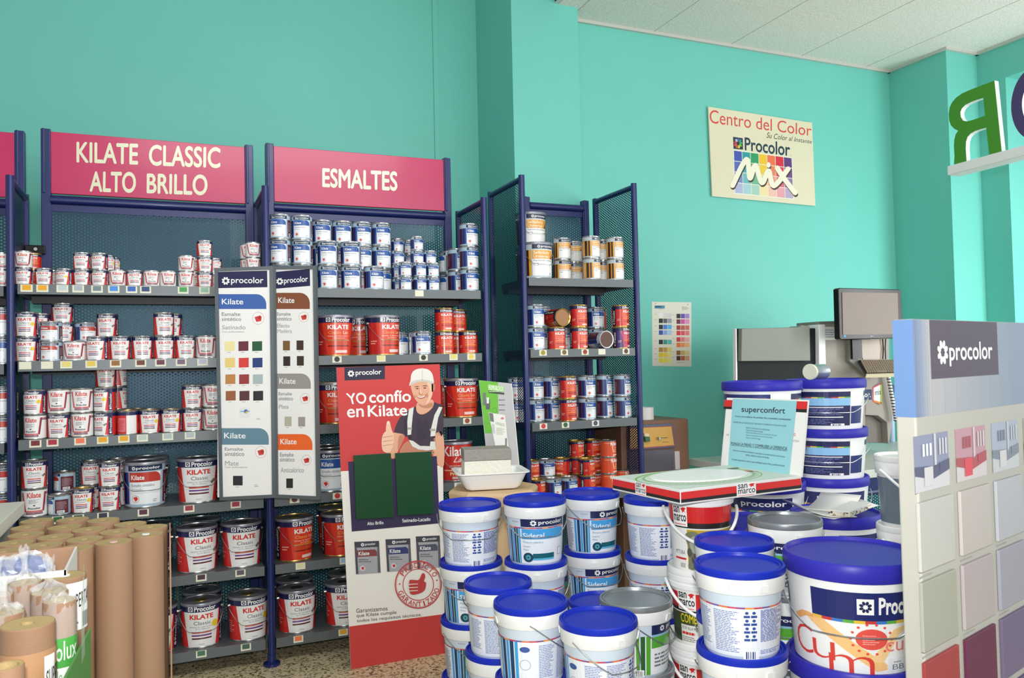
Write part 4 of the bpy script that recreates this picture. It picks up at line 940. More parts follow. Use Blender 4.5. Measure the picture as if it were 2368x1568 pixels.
for i, (x0, y0, c) in enumerate(((124, 908, (128, 60, 62)), (275, 896, (46, 56, 110)), (422, 882, (76, 80, 100)))):
    w, h = (120, 158)
    if i == 2: w = 116
    b.poly([(x0, y0), (x0+w, y0-5), (x0+w+8, y0+h-8), (x0+8, y0+h)], (164, 164, 172), 9).poly([(x0, y0), (x0+w, y0-5), (x0+w+1, y0+24), (x0+2, y0+29)], (62, 62, 76), 10)
    b.flower(x0+40, y0+14, 9, WHITE, 11, 1).text('procolor', [(x0+52, y0+6), (x0+102, y0+3), (x0+103, y0+18), (x0+53, y0+21)], WHITE, 11, .01)
    b.poly([(x0+8, y0+42), (x0+w-20, y0+36), (x0+w-10, y0+46), (x0+w-9, y0+68), (x0+9, y0+74)], c, 10).text('Kilate', [(x0+20, y0+48), (x0+72, y0+45), (x0+73, y0+64), (x0+21, y0+67)], WHITE, 11, .01)
    b.poly([(x0+w+1, y0+24), (x0+w+8, y0+h-10), (x0+w-6, y0+h-9), (x0+w-9, y0+24)], (92, 92, 100), 11).poly([(x0+2, y0+30), (x0+9, y0+h-2), (x0+20, y0+h-3), (x0+12, y0+30)], (74, 70, 86), 11)
    b.bars(x0+22, y0+84, x0+90, y0+104, 2, (96, 96, 104), 11); b.ell(x0+40, y0+128, 13, 13, (216, 206, 208), 11, 14).poly([(x0+33, y0+124), (x0+46, y0+120), (x0+48, y0+132), (x0+38, y0+136)], (190, 50, 52), 12)
SR = (190, 62, 64)
b.ring(434, 1115, 114, 117, .05, SR, 13, 60).ring(434, 1115, 76, 78, .05, SR, 13, 50).ring(434, 1115, 106, 109, .012, SR, 13, 60)
def arc_text(s, r, a0, a1, sz, flip):
    n = len(s)
    for i, ch in enumerate(s):
        t = math.radians(a0+(a1-a0)*(i+.5)/n); cx, cy = 434+r*math.cos(t), 1115-r*1.02*math.sin(t)
        ux, uy = (math.sin(t), math.cos(t)) if not flip else (-math.sin(t), -math.cos(t))   # baseline direction in picture coords
        nx_, ny_ = (uy, -ux)
        w, h = sz*(.42 if ch != 'I' else .14), sz*.5
        P = lambda su, sv: (cx+ux*w*su+nx_*h*sv, cy+uy*w*su+ny_*h*sv)
        b.text(ch, [P(-1, 1), P(1, 1), P(1, -1), P(-1, -1)], SR, 14, .02)
arc_text('PRODUCTO', 93, 152, 24, 24, False); arc_text('GARANTIZADO', 93, 198, 350, 24, True)
b.ell(344, 1112, 4, 4, SR, 14, 8).ell(524, 1094, 4, 4, SR, 14, 8)
b.spoly([(390, 1098), (410, 1092), (436, 1092), (452, 1062), (464, 1062), (468, 1078), (462, 1098), (472, 1108), (466, 1140), (440, 1158), (396, 1160)], SR, 14)
for y in (1112, 1128, 1144): b.poly([(388, y), (432, y-2), (432, y+1), (388, y+4)], (236, 232, 226), 15)
for s, q in (('Garantizamos', [(133, 1232), (284, 1220), (285, 1240), (134, 1252)]), ('que Kilate cumple', [(134, 1258), (328, 1240), (329, 1262), (135, 1278)]), ('todos los requisitos t\u00e9cnicos.', [(136, 1284), (450, 1252), (451, 1272), (137, 1302)])): b.text(s, q, (74, 66, 70), 10)
a.e += b.e
a.plane('poster_print', PAPER, PS, ps, eps=.00022)
GRN = mat('dark_green_enamel', (24, 74, 44), .3, var=.1, coat=.4)
for q in ([(818, 1053), (904, 1048), (911, 1196), (824, 1201)], [(914, 1048), (998, 1044), (1004, 1188), (920, 1193)]):
    P2 = Plane((0, YST-.013, 0), (0, -1, 0)); board_px('colour_sample', P2, q, .008, GRN, ps)

# two-leaf swatch display in front of the middle frame
c4 = zoomtf(480, 580, 2.6134)
dh = 3.66; hp = atd(634, 884, dh)
sd = thing('swatch_display', 'two-leaf grey framed display of enamel swatches between the pink-signed bays', 'swatch display', (0, 0, 0))
LEAF = []
for quad, dirn in (([(40, 105), (395, 92), (410, 1493), (72, 1510)], (math.cos(YAW-.04), -math.sin(YAW-.04))), ([(395, 92), (650, 90), (672, 1505), (410, 1493)], (math.cos(.62), -math.sin(.62)))):
    pl = Plane((hp.x, hp.y, 0), (dirn[1], -dirn[0], 0)); LEAF.append(pl)
    qd = [c4(*p) for p in quad]; Q = [pl.at(*p) for p in qd]
    fr = MB()
    inset = lambda f: [tuple(bil(qd, u, v)) for u, v in ((f, 1-f*.24), (1-f, 1-f*.24), (1-f, f*.24), (f, f*.24))]
    ii = [pl.at(*p) for p in inset(.06)]
    for i in range(4):
        j = (i+1) % 4; fr.hexa([Q[i], Q[j], ii[j], ii[i]]+[p-pl.n*.022 for p in (Q[i], Q[j], ii[j], ii[i])])
    fr.build('leaf_frame', ALU, sd, smooth=False)
    MB().slab([pl.at(*p, -.006) for p in inset(.055)], -pl.n*.006).build('leaf_panel', WCARD, sd, smooth=False)
FL = pL_ = LEAF[0]; FR = LEAF[1]
W1 = (238, 238, 236)
def cube_logo(b, x, y, r, L=3):
    b.ring(x, y, r, r*1.05, .06, (206, 170, 170), L, 24); b.poly([(x-r*.6, y-r*.2), (x+r*.35, y-r*.5), (x+r*.6, y-r*.2), (x+r*.5, y+r*.45), (x-r*.3, y+r*.6)], (204, 60, 50), L).poly([(x-r*.1, y-r*.1), (x+r*.4, y-r*.35), (x+r*.38, y+r*.2)], (150, 36, 36), L+1)
b = Art(tf=c4)
b.poly([(64, 128), (360, 120), (362, 220), (64, 226)], (30, 32, 76), 1).flower(110, 182, 25, WHITE, 2, 1).text('procolor', [(142, 160), (338, 160), (338, 208), (142, 206)], WHITE, 2, .02)
def tab(b, q, c, s, L=1, fs=(18, 30, 82, 66)):
    x0, y0, x1, y1 = q
    p = [(x0, y0), (x1-60, y0)]+[(x1-60+60*math.sin(t*PI/12), y0+62-62*math.cos(t*PI/12)) for t in range(1, 7)]+[(x1, y1), (x0, y1)]
    b.poly(p, c, L); b.text(s, (x0+22, y0+28, x0+22+(130 if x1-x0 > 250 else 98), y0+62), WHITE, L+1, .012)
tab(b, (64, 262, 355, 352), (58, 98, 172), 'Kilate'); tab(b, (78, 1072, 370, 1172), (98, 134, 152), 'Kilate')
G1, G2 = (130, 130, 134), (158, 162, 166)
for s, q, c in (('Esmalte', (86, 372, 198, 394), G1), ('sint\u00e9tico', (86, 402, 204, 424), G1), ('Satinado', (88, 450, 230, 475), G2), ('Con poliuretano', (88, 484, 220, 497), G2), ('Esmalte', (104, 1188, 214, 1208), G1), ('sint\u00e9tico', (104, 1216, 222, 1240), G1), ('Mate', (106, 1270, 188, 1298), G2), ('Con poliuretano', (106, 1302, 240, 1316), G2)): b.text(s, q, c, 2, .008)
cube_logo(b, 306, 408, 36); cube_logo(b, 322, 1216, 34)
SW = [(236, 226, 164), (104, 40, 54), (34, 86, 52), (230, 206, 124), (214, 62, 58), (36, 60, 122), (190, 132, 72), (150, 54, 50), (166, 184, 186), (154, 92, 60), (88, 48, 52), (36, 38, 42)]
for i, c in enumerate(SW):
    x = 104+83*(i % 3)+2*(i//3); y = 548+100*(i//3)
    b.poly([(x, y), (x+60, y-2), (x+60, y+56), (x, y+58)], c, 2); b.bars(x+16, y+64, x+46, y+72, 1, (170, 170, 172), 2)
b.rect(196, 948, 256, 1008, (226, 230, 234), 2).rect(196, 968, 256, 974, (120, 190, 210), 3).ell(232, 970, 12, 12, (90, 110, 160), 4).ell(236, 976, 7, 7, (220, 190, 60), 5)
b.rect(154, 1360, 212, 1418, (36, 38, 42), 2).bars(170, 1426, 200, 1434, 1, G2, 2).bars(282, 1414, 310, 1430, 2, G2, 2).bars(296, 1012, 326, 1024, 2, G2, 2)
b.back(60, 120, 386, 1490, W1); b.plane('leaf_print', PAPER, Plane(FL.p-FL.n*.006, FL.n), sd, eps=.0003)
b = Art(tf=c4)
b.poly([(402, 128), (618, 110), (620, 212), (404, 230)], (30, 32, 76), 1).flower(437, 185, 22, WHITE, 2, 1).text('procolor', [(462, 164), (606, 152), (607, 196), (462, 208)], WHITE, 2, .02)
tab(b, (405, 254, 618, 352), (132, 76, 48), 'Kilate'); tab(b, (412, 742, 624, 834), (152, 148, 142), 'Kilate'); tab(b, (418, 1108, 634, 1204), (236, 102, 34), 'Kilate')
for s, q, c in (('Esmalte', (420, 372, 502, 392), G1), ('sint\u00e9tico', (420, 400, 508, 422), G1), ('Efecto', (420, 440, 496, 464), G2), ('Madera', (422, 474, 510, 496), G2), ('Esmalte', (430, 854, 510, 874), G1), ('sint\u00e9tico', (430, 882, 516, 904), G1), ('Plata', (432, 930, 490, 954), G2), ('Esmalte', (438, 1220, 520, 1244), G1), ('sint\u00e9tico', (438, 1250, 526, 1274), G1), ('Anticalórico', (442, 1310, 582, 1340), G2)): b.text(s, q, c, 2, .008)
for x, y in ((582, 400), (590, 892), (598, 1265)): cube_logo(b, x, y, 30)
for x, y, w, c in ((456, 544, 42, (120, 88, 48)), (538, 542, 42, (66, 42, 32)), (458, 638, 42, (50, 36, 36)), (540, 636, 42, (58, 44, 30)), (466, 1002, 42, (182, 178, 162)), (548, 1004, 42, (158, 152, 146)), (476, 1376, 40, (40, 40, 36))):
    b.rect(x, y, x+w, y+58, c, 2).bars(x+10, y+64, x+34, y+72, 1, G2, 2)
b.back(402, 112, 645, 1482, W1); b.plane('leaf_print', PAPER, Plane(FR.p-FR.n*.006, FR.n), sd, eps=.0003)
q = [FL.at(*c4(395, y), -.03) for y in (120, 1480)]
MB().tube([(p.x, p.y, p.z) for p in q], .011, 10).tube([(q[0].x, q[0].y, q[0].z-.2), (pM, YF-.018, q[0].z-.2)], .006, 8).tube([(q[0].x, q[0].y, q[1].z+.2), (pM, YF-.018, q[1].z+.2)], .006, 8).build('hinge_bracket', ALU, sd)

# square sign on the mint wall
zs = zoomtf(1620, 240, 6.532)
SG = Plane((0, YR-.02, 0), (0, -1, 0)); sg = thing('wall_sign', 'cream square sign with red title and rainbow grid on the mint wall', 'sign', (0, 0, 0))
board_px('sign_board', SG, [zs(118, 42), zs(1686, 285), zs(1736, 1542), zs(178, 1395)], .012, mat('cream_sign_enamel', (224, 218, 188), .25, coat=.6), sg)
b = Art(tf=zs)
b.text('Centro del Color', [(138, 85), (1676, 322), (1676, 490), (138, 290)], (208, 66, 62), 1)
b.text('Su Color al Instante', [(1010, 430), (1685, 545), (1680, 604), (998, 515)], (40, 44, 50), 1, 0, .01)
b.poly([(490, 498), (638, 520), (642, 694), (498, 680)], (24, 44, 66), 1)
for k, c in enumerate([(232, 196, 50), (110, 190, 60), (60, 170, 90), (40, 150, 130), (60, 90, 190), (190, 190, 186), (200, 50, 60), (220, 60, 80), (200, 90, 40)]):
    t = 2*PI*k/9-PI*.42; b.ell(567+42*math.cos(t), 598-54*math.sin(t), 24, 17, c, 2, 12, rot=-t)
b.text('Procolor', [(664, 510), (1352, 600), (1352, 790), (668, 700)], (24, 52, 74), 1, .035)
b.ring(1362, 778, 12, 14, .15, (90, 100, 100), 1, 14)
gc = [(64, 82, 170), (40, 150, 156), (44, 150, 96), (232, 190, 44), (230, 110, 70), (208, 36, 62), (92, 48, 120)]
for r in range(4):
    for c_ in range(7):
        f = lambda u, v: bil([(500, 702), (1378, 818), (1404, 1438), (518, 1350)], u/7, 1-v/4)
        col = gc[c_]; k = (0, .12, .35, .62)[r]; col = tuple(int(x+(235-x)*k) for x in col)
        b.poly([f(c_+.03, r+.03), f(c_+.97, r+.03), f(c_+.97, r+.97), f(c_+.03, r+.97)], col, 2)
b.poly([(494, 694), (1384, 812), (1410, 1446), (512, 1358)], (230, 232, 214), 1)
def stroke(b, pts, w, c, L, sub=6):
    P = []
    for i in range(len(pts)-1):
        p0, p1, p2, p3 = pts[max(i-1, 0)], pts[i], pts[i+1], pts[min(i+2, len(pts)-1)]
        for k in range(sub):
            t = k/sub; P.append(tuple(.5*((2*p1[j])+(-p0[j]+p2[j])*t+(2*p0[j]-5*p1[j]+4*p2[j]-p3[j])*t*t+(-p0[j]+3*p1[j]-3*p2[j]+p3[j])*t**3) for j in (0, 1)))
    P.append(pts[-1])
    for i in range(len(P)-1):
        L += .012
        dx, dy = P[i+1][0]-P[i][0], P[i+1][1]-P[i][1]; l = math.hypot(dx, dy) or 1; nx_, ny_ = -dy/l*w, dx/l*w
        b.poly([(P[i][0]+nx_, P[i][1]+ny_), (P[i+1][0]+nx_, P[i+1][1]+ny_), (P[i+1][0]-nx_, P[i+1][1]-ny_), (P[i][0]-nx_, P[i][1]-ny_)], c, L)
    for i, p in enumerate(P): b.ell(p[0], p[1], w, w, c, L+.2+.012*i, 12)
for dx, dy, c, L in ((10, 26, (60, 50, 40), 3), (0, 0, (236, 232, 210), 6)):
    S = lambda l: [(x+dx, y+dy) for x, y in l]
    stroke(b, S([(480, 1235), (690, 840), (745, 1125), (825, 930), (925, 1195), (1025, 1015), (1105, 1240), (1320, 985)]), 38, c, L)
    stroke(b, S([(1155, 970), (1260, 1130), (1425, 1345)]), 38, c, L+1.15); b.ell(1025+dx, 925+dy, 30, 42, c, L+.1, 18)
b.plane('sign_print', SIGNP, SG, sg, eps=.00025)
# colour chart sheet
zc4 = zoomtf(1380, 640, 2.8)
CH = Plane((0, YR-.0012, 0), (0, -1, 0)); ch = thing('colour_chart', 'paper colour chart with small square swatches taped on the mint wall', 'poster', (0, 0, 0))
board_px('chart_sheet', CH, [zc4(357, 162), zc4(612, 166), zc4(613, 582), zc4(360, 578)], .001, mat('chart_paper', (224, 222, 206), .7), ch, bevel=0)
b = Art(tf=zc4)
b.rect(374, 186, 440, 206, (70, 140, 170), 1); b.bars(380, 190, 436, 202, 1, (36, 66, 100), 2, .7); b.bars(400, 208, 440, 213, 1, (120, 120, 120), 1); b.bars(552, 195, 600, 218, 3, (140, 140, 140), 1)
cols = [[(402, 236, [(232, 232, 228), (214, 214, 212), (206, 208, 208)]), (402, 271, [(34, 36, 34), (90, 96, 106), (146, 154, 164)]), (402, 311, [(30, 40, 58), (64, 130, 206), (84, 170, 230)]), (402, 347, [(50, 84, 170), (130, 164, 224), (170, 196, 232)]), (402, 408, [(36, 48, 54), (60, 150, 140), (80, 184, 170)]), (402, 458, [(180, 136, 56), (206, 160, 76), (226, 206, 120)]), (402, 492, [(232, 200, 44), (238, 212, 60), (236, 224, 130)]), (402, 527, [(236, 218, 60), (240, 226, 90), (238, 230, 140)])],
        [(516, 240, [(40, 36, 52), (100, 80, 170), (160, 130, 210)]), (516, 276, [(110, 40, 66), (206, 84, 160), (220, 140, 190)]), (516, 315, [(160, 62, 50), (190, 90, 80), (206, 110, 100)]), (516, 350, [(214, 50, 60), (224, 84, 100), (230, 120, 130)]), (516, 392, [(206, 60, 66), (224, 130, 126), (232, 170, 164)]), (516, 427, [(232, 120, 60), (238, 150, 80), (238, 180, 120)]), (516, 478, [(140, 100, 50), (206, 180, 100), (222, 204, 140)]), (516, 513, [(90, 44, 40), (196, 100, 74), (224, 160, 130)])]]
for g in cols:
    for x, y, cc in g:
        b.bars(x-26, y+6, x-8, y+12, 1, (130, 130, 130), 1)
        for k, c in enumerate(cc): b.rect(x+28.5*k, y, x+28.5*k+26, y+29, c, 1)
b.bars(520, 554, 600, 560, 1, (140, 140, 140), 1).ell(381, 173, 3, 3, (90, 90, 90), 1, 8).ell(588, 180, 3, 3, (90, 90, 90), 1, 8)
b.back(362, 166, 608, 576, (224, 222, 206)); b.plane('chart_print', PAPER, CH, ch, eps=.0003)

# reversed letters of the window sign, on a rail hung from the ceiling
XS = 3.9
g = zoomtf(1600, 0, 3.0833)
P3 = Plane((XS, 0, 0), (-1, 0, 0))
def cut_letter(name, label, outer, inner, fm, depth=.03):
    """letter sawn from board: outline and hole given as seen, face towards the shop"""
    t = thing(name, label, 'sign letter', (0, 0, 0)); bm = bmesh.new(); ed = []
    for loop in (outer, inner):
        vs = [bm.verts.new(P3.at(*g(*p))) for p in loop]; ed += [bm.edges.new((vs[i], vs[(i+1) % len(vs)])) for i in range(len(vs))]
    r = bmesh.ops.triangle_fill(bm, edges=ed, use_beauty=True)
    r = bmesh.ops.extrude_face_region(bm, geom=bm.faces[:])
    for v in [x for x in r['geom'] if isinstance(x, bmesh.types.BMVert)]: v.co.x += depth
    bmesh.ops.recalc_face_normals(bm, faces=bm.faces); me = bpy.data.meshes.new(name); bm.to_mesh(me); bm.free()
    me.materials.append(WPLAST); me.materials.append(fm)
    for p in me.polygons: p.material_index = 1 if all(abs(me.vertices[i].co.x-XS) < .004 for i in p.vertices) else 0
    link('letter_body', me, t); return t
cut_letter('sign_letter', 'green mirrored letter R standing on the white hanging rail',
  [(2157, 574), (2209, 1078), (2120, 1102), (2098, 910), (2062, 920), (2020, 934), (1988, 952), (1966, 976), (1955, 1010), (1953, 1060), (1958, 1152), (1868, 1182), (1872, 1110), (1868, 1050), (1870, 1000), (1880, 960), (1898, 932), (1870, 918), (1846, 892), (1834, 858), (1831, 815), (1838, 765), (1856, 728), (1886, 694), (1926, 666), (1985, 640)],
  [(2078, 698), (2030, 712), (1985, 730), (1950, 748), (1926, 772), (1914, 800), (1918, 835), (1934, 860), (1960, 866), (2000, 856), (2090, 826)], mat('green_letter_face', (72, 150, 38), .5))
qO = [(2255, 545), (2590, 418), (2630, 930), (2300, 1045)]
cut_letter('sign_letter', 'purple round letter on the hanging rail, cut by the right picture edge', [bil(qO, .5+.5*math.cos(k*PI/24), .5+.5*math.sin(k*PI/24)) for k in range(48)], [bil(qO, .5+.27*math.cos(k*PI/24), .5+.3*math.sin(k*PI/24)) for k in range(48)], mat('purple_letter_face', (76, 62, 112), .5))
r0, r1 = P3.at(*g(1838, 1185)), P3.at(*g(2368, 1040))
rl = thing('sign_rail', 'white hanging rail carrying the reversed sign letters', 'rail', (XS, r0.y, r0.z))
d = (r1-r0); far = d*2.2
mb = MB(); z_ = -.052
mb.hexa([(-.02, 0, z_), (.075, 0, z_), (.075, far.y, far.z+z_), (-.02, far.y, far.z+z_), (-.02, 0, -.002), (.075, 0, -.002), (.075, far.y, far.z-.002), (-.02, far.y, far.z-.002)])
mb.build('rail_bar', WPLAST, rl, smooth=False, bevel=.004)
for f_ in (1.0, ): MB().tube([(.05, far.y*f_-.03, far.z*f_-.01), (.05, far.y*f_-.03, ZC-r0.z)], .004, 6).tube([(.05, far.y*.62, far.z*.62-.01), (.05, far.y*.62, ZC-r0.z)], .004, 6).build('hanging_rod', WIRE, rl)

# ------------------------------------------------------------------ colour board at the right
bl = atd(2110, 760, 1.27); bd = Vector((.96, .277, 0)); BP_ = Plane((bl.x, bl.y, 0), (.277, -.96, 0))
cb = thing('colour_board', 'tall white display board with colour tiles, cut by the right picture edge', 'display board', (bl.x, bl.y, 0))
TLp, BLp = BP_.at(2110, 737), BP_.at(2112, 1568); ztop = TLp.z; LW = 1.0; th = -BP_.n*.032
A0 = Vector((TLp.x, TLp.y, 0)); A1 = A0+bd*LW
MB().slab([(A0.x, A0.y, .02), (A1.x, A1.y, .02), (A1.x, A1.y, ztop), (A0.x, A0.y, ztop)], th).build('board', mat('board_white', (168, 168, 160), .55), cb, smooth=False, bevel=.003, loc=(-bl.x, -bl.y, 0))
MB().box(-.02, -.1, 0, .05, .25, .02).box(.8, .1, 0, .87, .5, .02).build('foot', WCARD, cb, smooth=False)
def bq(x0, y0, x1, y1, z0=None): return [BP_.at(x0, y0), BP_.at(x1, y0), BP_.at(x1, y1), BP_.at(x0, y1)]
zb_ = BP_.at(2110, 967).z
def onb(s, z, off=0): p = A0+bd*s+BP_.n*off; return (p.x, p.y, z)
def art_on_board(art, name, m):
    return link(name, art.mesh(name, m, lambda x, y, L: onb(x, y, .0005*L)), cb, (-bl.x, -bl.y, 0))
sx = lambda px, py: (BP_.at(px, py)-A0).dot(bd)
def sz(px, py): q = BP_.at(px, py); return ((q-A0).dot(bd), q.z)
a = Art()
stp = [(142, 170, 216)]*1+[tuple(int(142+(222-142)*t/6) if i == 0 else int(170+(224-170)*t/6) if i == 1 else int(216+(230-216)*t/6) for i in range(3)) for t in range(1, 7)]
sB, sC = sx(2152, 850), sx(2230, 850)
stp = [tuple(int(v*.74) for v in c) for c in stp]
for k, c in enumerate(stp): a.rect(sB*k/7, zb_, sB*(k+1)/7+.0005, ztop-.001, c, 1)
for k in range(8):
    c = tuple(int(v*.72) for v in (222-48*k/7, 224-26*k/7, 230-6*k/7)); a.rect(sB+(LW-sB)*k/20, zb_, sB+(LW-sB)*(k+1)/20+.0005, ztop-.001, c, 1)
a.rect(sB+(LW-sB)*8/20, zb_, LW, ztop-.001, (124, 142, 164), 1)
x0, zt_ = sz(2148, 737); x1, _ = sz(2306, 800); _, zb2 = sz(2150, 877)
a.rect(x0, zb2, x1, ztop-.001, (72, 65, 81), 2)
fx, fz = sz(2178, 815); ex, ez0 = sz(2294, 838); _, ez1 = sz(2250, 790)
a.flower(fx, fz, .021, WHITE, 3, 1).text('procolor', (fx+.025, fz+.017, ex, fz-.023), WHITE, 3, .02)
art_on_board(a, 'header_print', PAPER)
sd_ = MB().slab([onb(0, zb_, .0), onb(0, ztop-.001, .0), tuple(Vector(onb(0, ztop-.001))+th), tuple(Vector(onb(0, zb_))+th)], bd*-.0006).build('header_edge', mat('blue_board_edge', (92, 124, 172), .6), cb, smooth=False, loc=(-bl.x, -bl.y, 0))
cx = [sx(2110, 1100), sx(2191, 1100), sx(2208, 1100), sx(2278, 1100), sx(2292, 1100), sx(2354, 1100)]
gap = cx[2]-cx[1]; wd = cx[1]-cx[0]; x_in = sx(2113, 1070)
zz = [sz(2112, 1010)[1], sz(2112, 1143)[1], sz(2112, 1165)[1], sz(2112, 1328)[1], sz(2112, 1350)[1], sz(2112, 1514)[1], sz(2112, 1542)[1]]
tw, th_ = wd, zz[2]-zz[3]
PHK = .84
PH = [((150, 160, 190), (96, 100, 130), (224, 226, 230)), ((206, 160, 176), (190, 90, 100), (226, 220, 222)), ((180, 196, 216), (140, 150, 170), (214, 220, 226)), ((176, 176, 170), (110, 110, 110), (220, 220, 214)), ((190, 170, 190), (120, 90, 120), (220, 216, 220))]
TC = [[(206, 207, 200), (206, 199, 195), (196, 199, 208), (222, 226, 214), (226, 214, 224)], [(178, 181, 165), (192, 181, 183), (174, 172, 188), (206, 214, 196), (208, 190, 206)], [(170, 62, 64), (106, 36, 74), (122, 108, 142), (110, 150, 90), (130, 90, 130)], [(150, 50, 60), (90, 30, 70), (100, 84, 130), (80, 120, 70), (90, 60, 100)]]
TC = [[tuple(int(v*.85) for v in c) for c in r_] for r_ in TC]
for c_ in range(5):
    s0 = x_in+(tw+gap)*c_; s1 = s0+tw
    a = Art(); p = [tuple(int(v*PHK) for v in c) for c in PH[c_]]; z0, z1 = zz[1], zz[0]; h = z1-z0
    a.rect(s0, z0, s1, z1, p[0], 1).rect(s0, z0, s1, z0+h*.36, p[2], 2).poly([(s0, z0+h*.3), (s0+tw*.5, z0+h*.18), (s1, z0+h*.3), (s1, z0+h*.5), (s0+tw*.55, z0+h*.42), (s0, z0+h*.46)], p[1], 3)
    a.rect(s0+tw*.56, z0+h*.4, s0+tw*.62, z1, p[2], 3).rect(s0+tw*.25, z0+h*.08, s0+tw*.5, z0+h*.42, (190, 191, 193) if c_ != 1 else (196, 70, 84), 4).rect(s0+tw*.7, z0+h*.3, s0+tw*.85, z0+h*.46, p[1], 4)
    for k in range(3): a.rect(s0+tw*(.22+.1*k), z0+h*.62, s0+tw*(.28+.1*k), z0+h*.84, p[1] if c_ else (214, 218, 226), 4); a.rect(s0+tw*(.7+.09*k), z0+h*.6, s0+tw*(.75+.09*k), z0+h*.9, p[2], 4)
    art_on_board(a, 'room_picture', PAPER)
    for r in range(4):
        ztp = zz[2]-(th_+.016)*r; zbt = ztp-th_
        if zbt < .05: continue
        pts = [onb(s0, zbt, .006), onb(s1, zbt, .006), onb(s1, ztp, .006), onb(s0, ztp, .006)]
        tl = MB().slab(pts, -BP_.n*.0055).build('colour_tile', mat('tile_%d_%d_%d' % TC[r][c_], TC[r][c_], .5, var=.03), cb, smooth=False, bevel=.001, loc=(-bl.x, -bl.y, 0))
        a = Art(); a.bars(s0+.004, zbt-.011, s0+tw*.55, zbt-.005, 1, (150, 150, 146), 1); art_on_board(a, 'caption_print', PAPER)
# ------------------------------------------------------------------ flat display box with upright lid
ZB = 1.036+.032
bx = thing('display_box', 'flat red-banded display box with white oval on top, resting on paint buckets', 'display box', (0, 0, 0))
zc4 = zoomtf(1380, 640, 2.8)
bL, bF, bR = (onZ(*zc4(*p), ZB) for p in ((100, 1293), (540, 1380), (1325, 1290)))
bB = bL+bR-bF
bh = Vector((0, 0, -.04))
MB().slab([bL, bF, bR, bB], bh).build('tray', WCARD, bx, smooth=False, bevel=.0015)
def face_art(p0, p1, n, name, fn, parent=bx):
    """art on a vertical side; u along p0->p1 in metres, v = z"""
    d = (p1-p0); l = d.length; d = d.normalized()
    a = Art(); fn(a, l)
    return link(name, a.mesh(name, PAPER, lambda u, v, L: tuple(p0+d*u+n*(.0004*L)+Vector((0, 0, v)))), parent)
def band(a, l, s0, s1):
    a.rect(.002, -.026, l-.002, -.007, (214, 44, 44), 1).rect(.002, -.035, l-.002, -.026, (36, 32, 34), 1)
    smlogo(a, s0, -.039, s1, -.002)
nL = Vector((bF-bL).cross(Vector((0, 0, 1)))).normalized(); nR = Vector((bR-bF).cross(Vector((0, 0, 1)))).normalized()
lL, lR = (bF-bL).length, (bR-bF).length
face_art(bL, bF, nL, 'side_band', lambda a, l: band(a, l, l*.37, l*.53)); face_art(bF, bR, nR, 'side_band', lambda a, l: band(a, l, l*.44, l*.6))
# top print and white oval
def topmap(a, b_): return bil([bB, bR, bF, bL], 0, 0)
ux, uy = (bR-bF).normalized(), (bL-bF).normalized()
a = Art(); a.rect(.004, .004, lR-.004, lL-.004, (198, 214, 204), 1)
cx_, cy_ = lR*.46, lL*.52
a.ell(cx_, cy_, lR*.47, lL*.44, (126, 176, 78), 2, 48).ell(cx_-.005, cy_-.008, lR*.46, lL*.42, (190, 210, 190), 3, 48).ell(cx_, cy_, lR*.42, lL*.385, (146, 182, 140), 4, 48).ell(cx_, cy_, lR*.40, lL*.365, (210, 222, 208), 5, 48)
a.poly([(lR*.85, lL*.6), (lR*.9, lL*.5), (lR*.92, lL*.42), (lR*.87, lL*.46), (lR*.83, lL*.54)], (206, 92, 96), 6).bars(lR*.86, lL*.7, lR*.97, lL*.78, 2, (90, 120, 90), 5, .8)
for k in range(26):
    t = -2.6+k*.1; a.ell(cx_+lR*.435*math.cos(t), cy_+lL*.4*math.sin(t), .0035, .006, (226, 234, 222), 6, 6)
link('top_print', a.mesh('top_print', PAPER, lambda u, v, L: tuple(bF+ux*u+uy*v+Vector((0, 0, .0003*L)))), bx)
pts = [bF+ux*(cx_+lR*.365*math.cos(t*2*PI/48))+uy*(cy_+lL*.335*math.sin(t*2*PI/48))+Vector((0, 0, .002)) for t in range(48)]
MB().prism(pts, (0, 0, .0035)).build('test_disc', WPLAST, bx, smooth=False)
# upright lid
hd = (bR-bB).normalized(); up = Vector((0, 0, 1)); nl = Vector((hd.y, -hd.x, 0))
if nl.dot(CC-bB) < 0: nl = -nl
lnorm = (nl*math.cos(.16)+up*math.sin(.16)).normalized()
LP = Plane((bB+bR)/2, lnorm)
lq = [(1680.5, 919.6), (1869, 924.6), (1853.5, 1104), (1666, 1079)]
board_px('lid_panel', LP, lq, .006, WCARD, bx)
b = Art(tf=zc4)
b.poly([(828, 798), (880, 799), (876, 842), (824, 840)], (214, 44, 44), 1).poly([(824, 840), (876, 842), (875, 858), (822, 856)], (34, 32, 34), 1).poly([(1296, 806), (1366, 808), (1362, 858), (1292, 856)], (214, 44, 44), 1).poly([(1292, 856), (1362, 858), (1360, 880), (1290, 876)], (34, 32, 34), 1)
b.text('CR', [(840, 1018), (858, 1018), (857, 1030), (839, 1030)], (110, 110, 112), 2).text('SO.', [(1270, 1012), (1292, 1014), (1291, 1032), (1269, 1030)], (206, 60, 60), 2, .02).text('NTERNI', [(1268, 1056), (1312, 1058), (1311, 1072), (1267, 1070)], (150, 150, 152), 2)
b.e.insert(0, ([(1682, 921), (1867, 926), (1852.5, 1102), (1668, 1078.5)], [(0, 1, 2, 3)], (236, 236, 232), .4)); b.plane('lid_print', PAPER, LP, bx, eps=.0004)
sh = thing('notice_sheet', 'pale blue printed notice sheet fixed to the upright box lid', 'notice', (0, 0, 0))
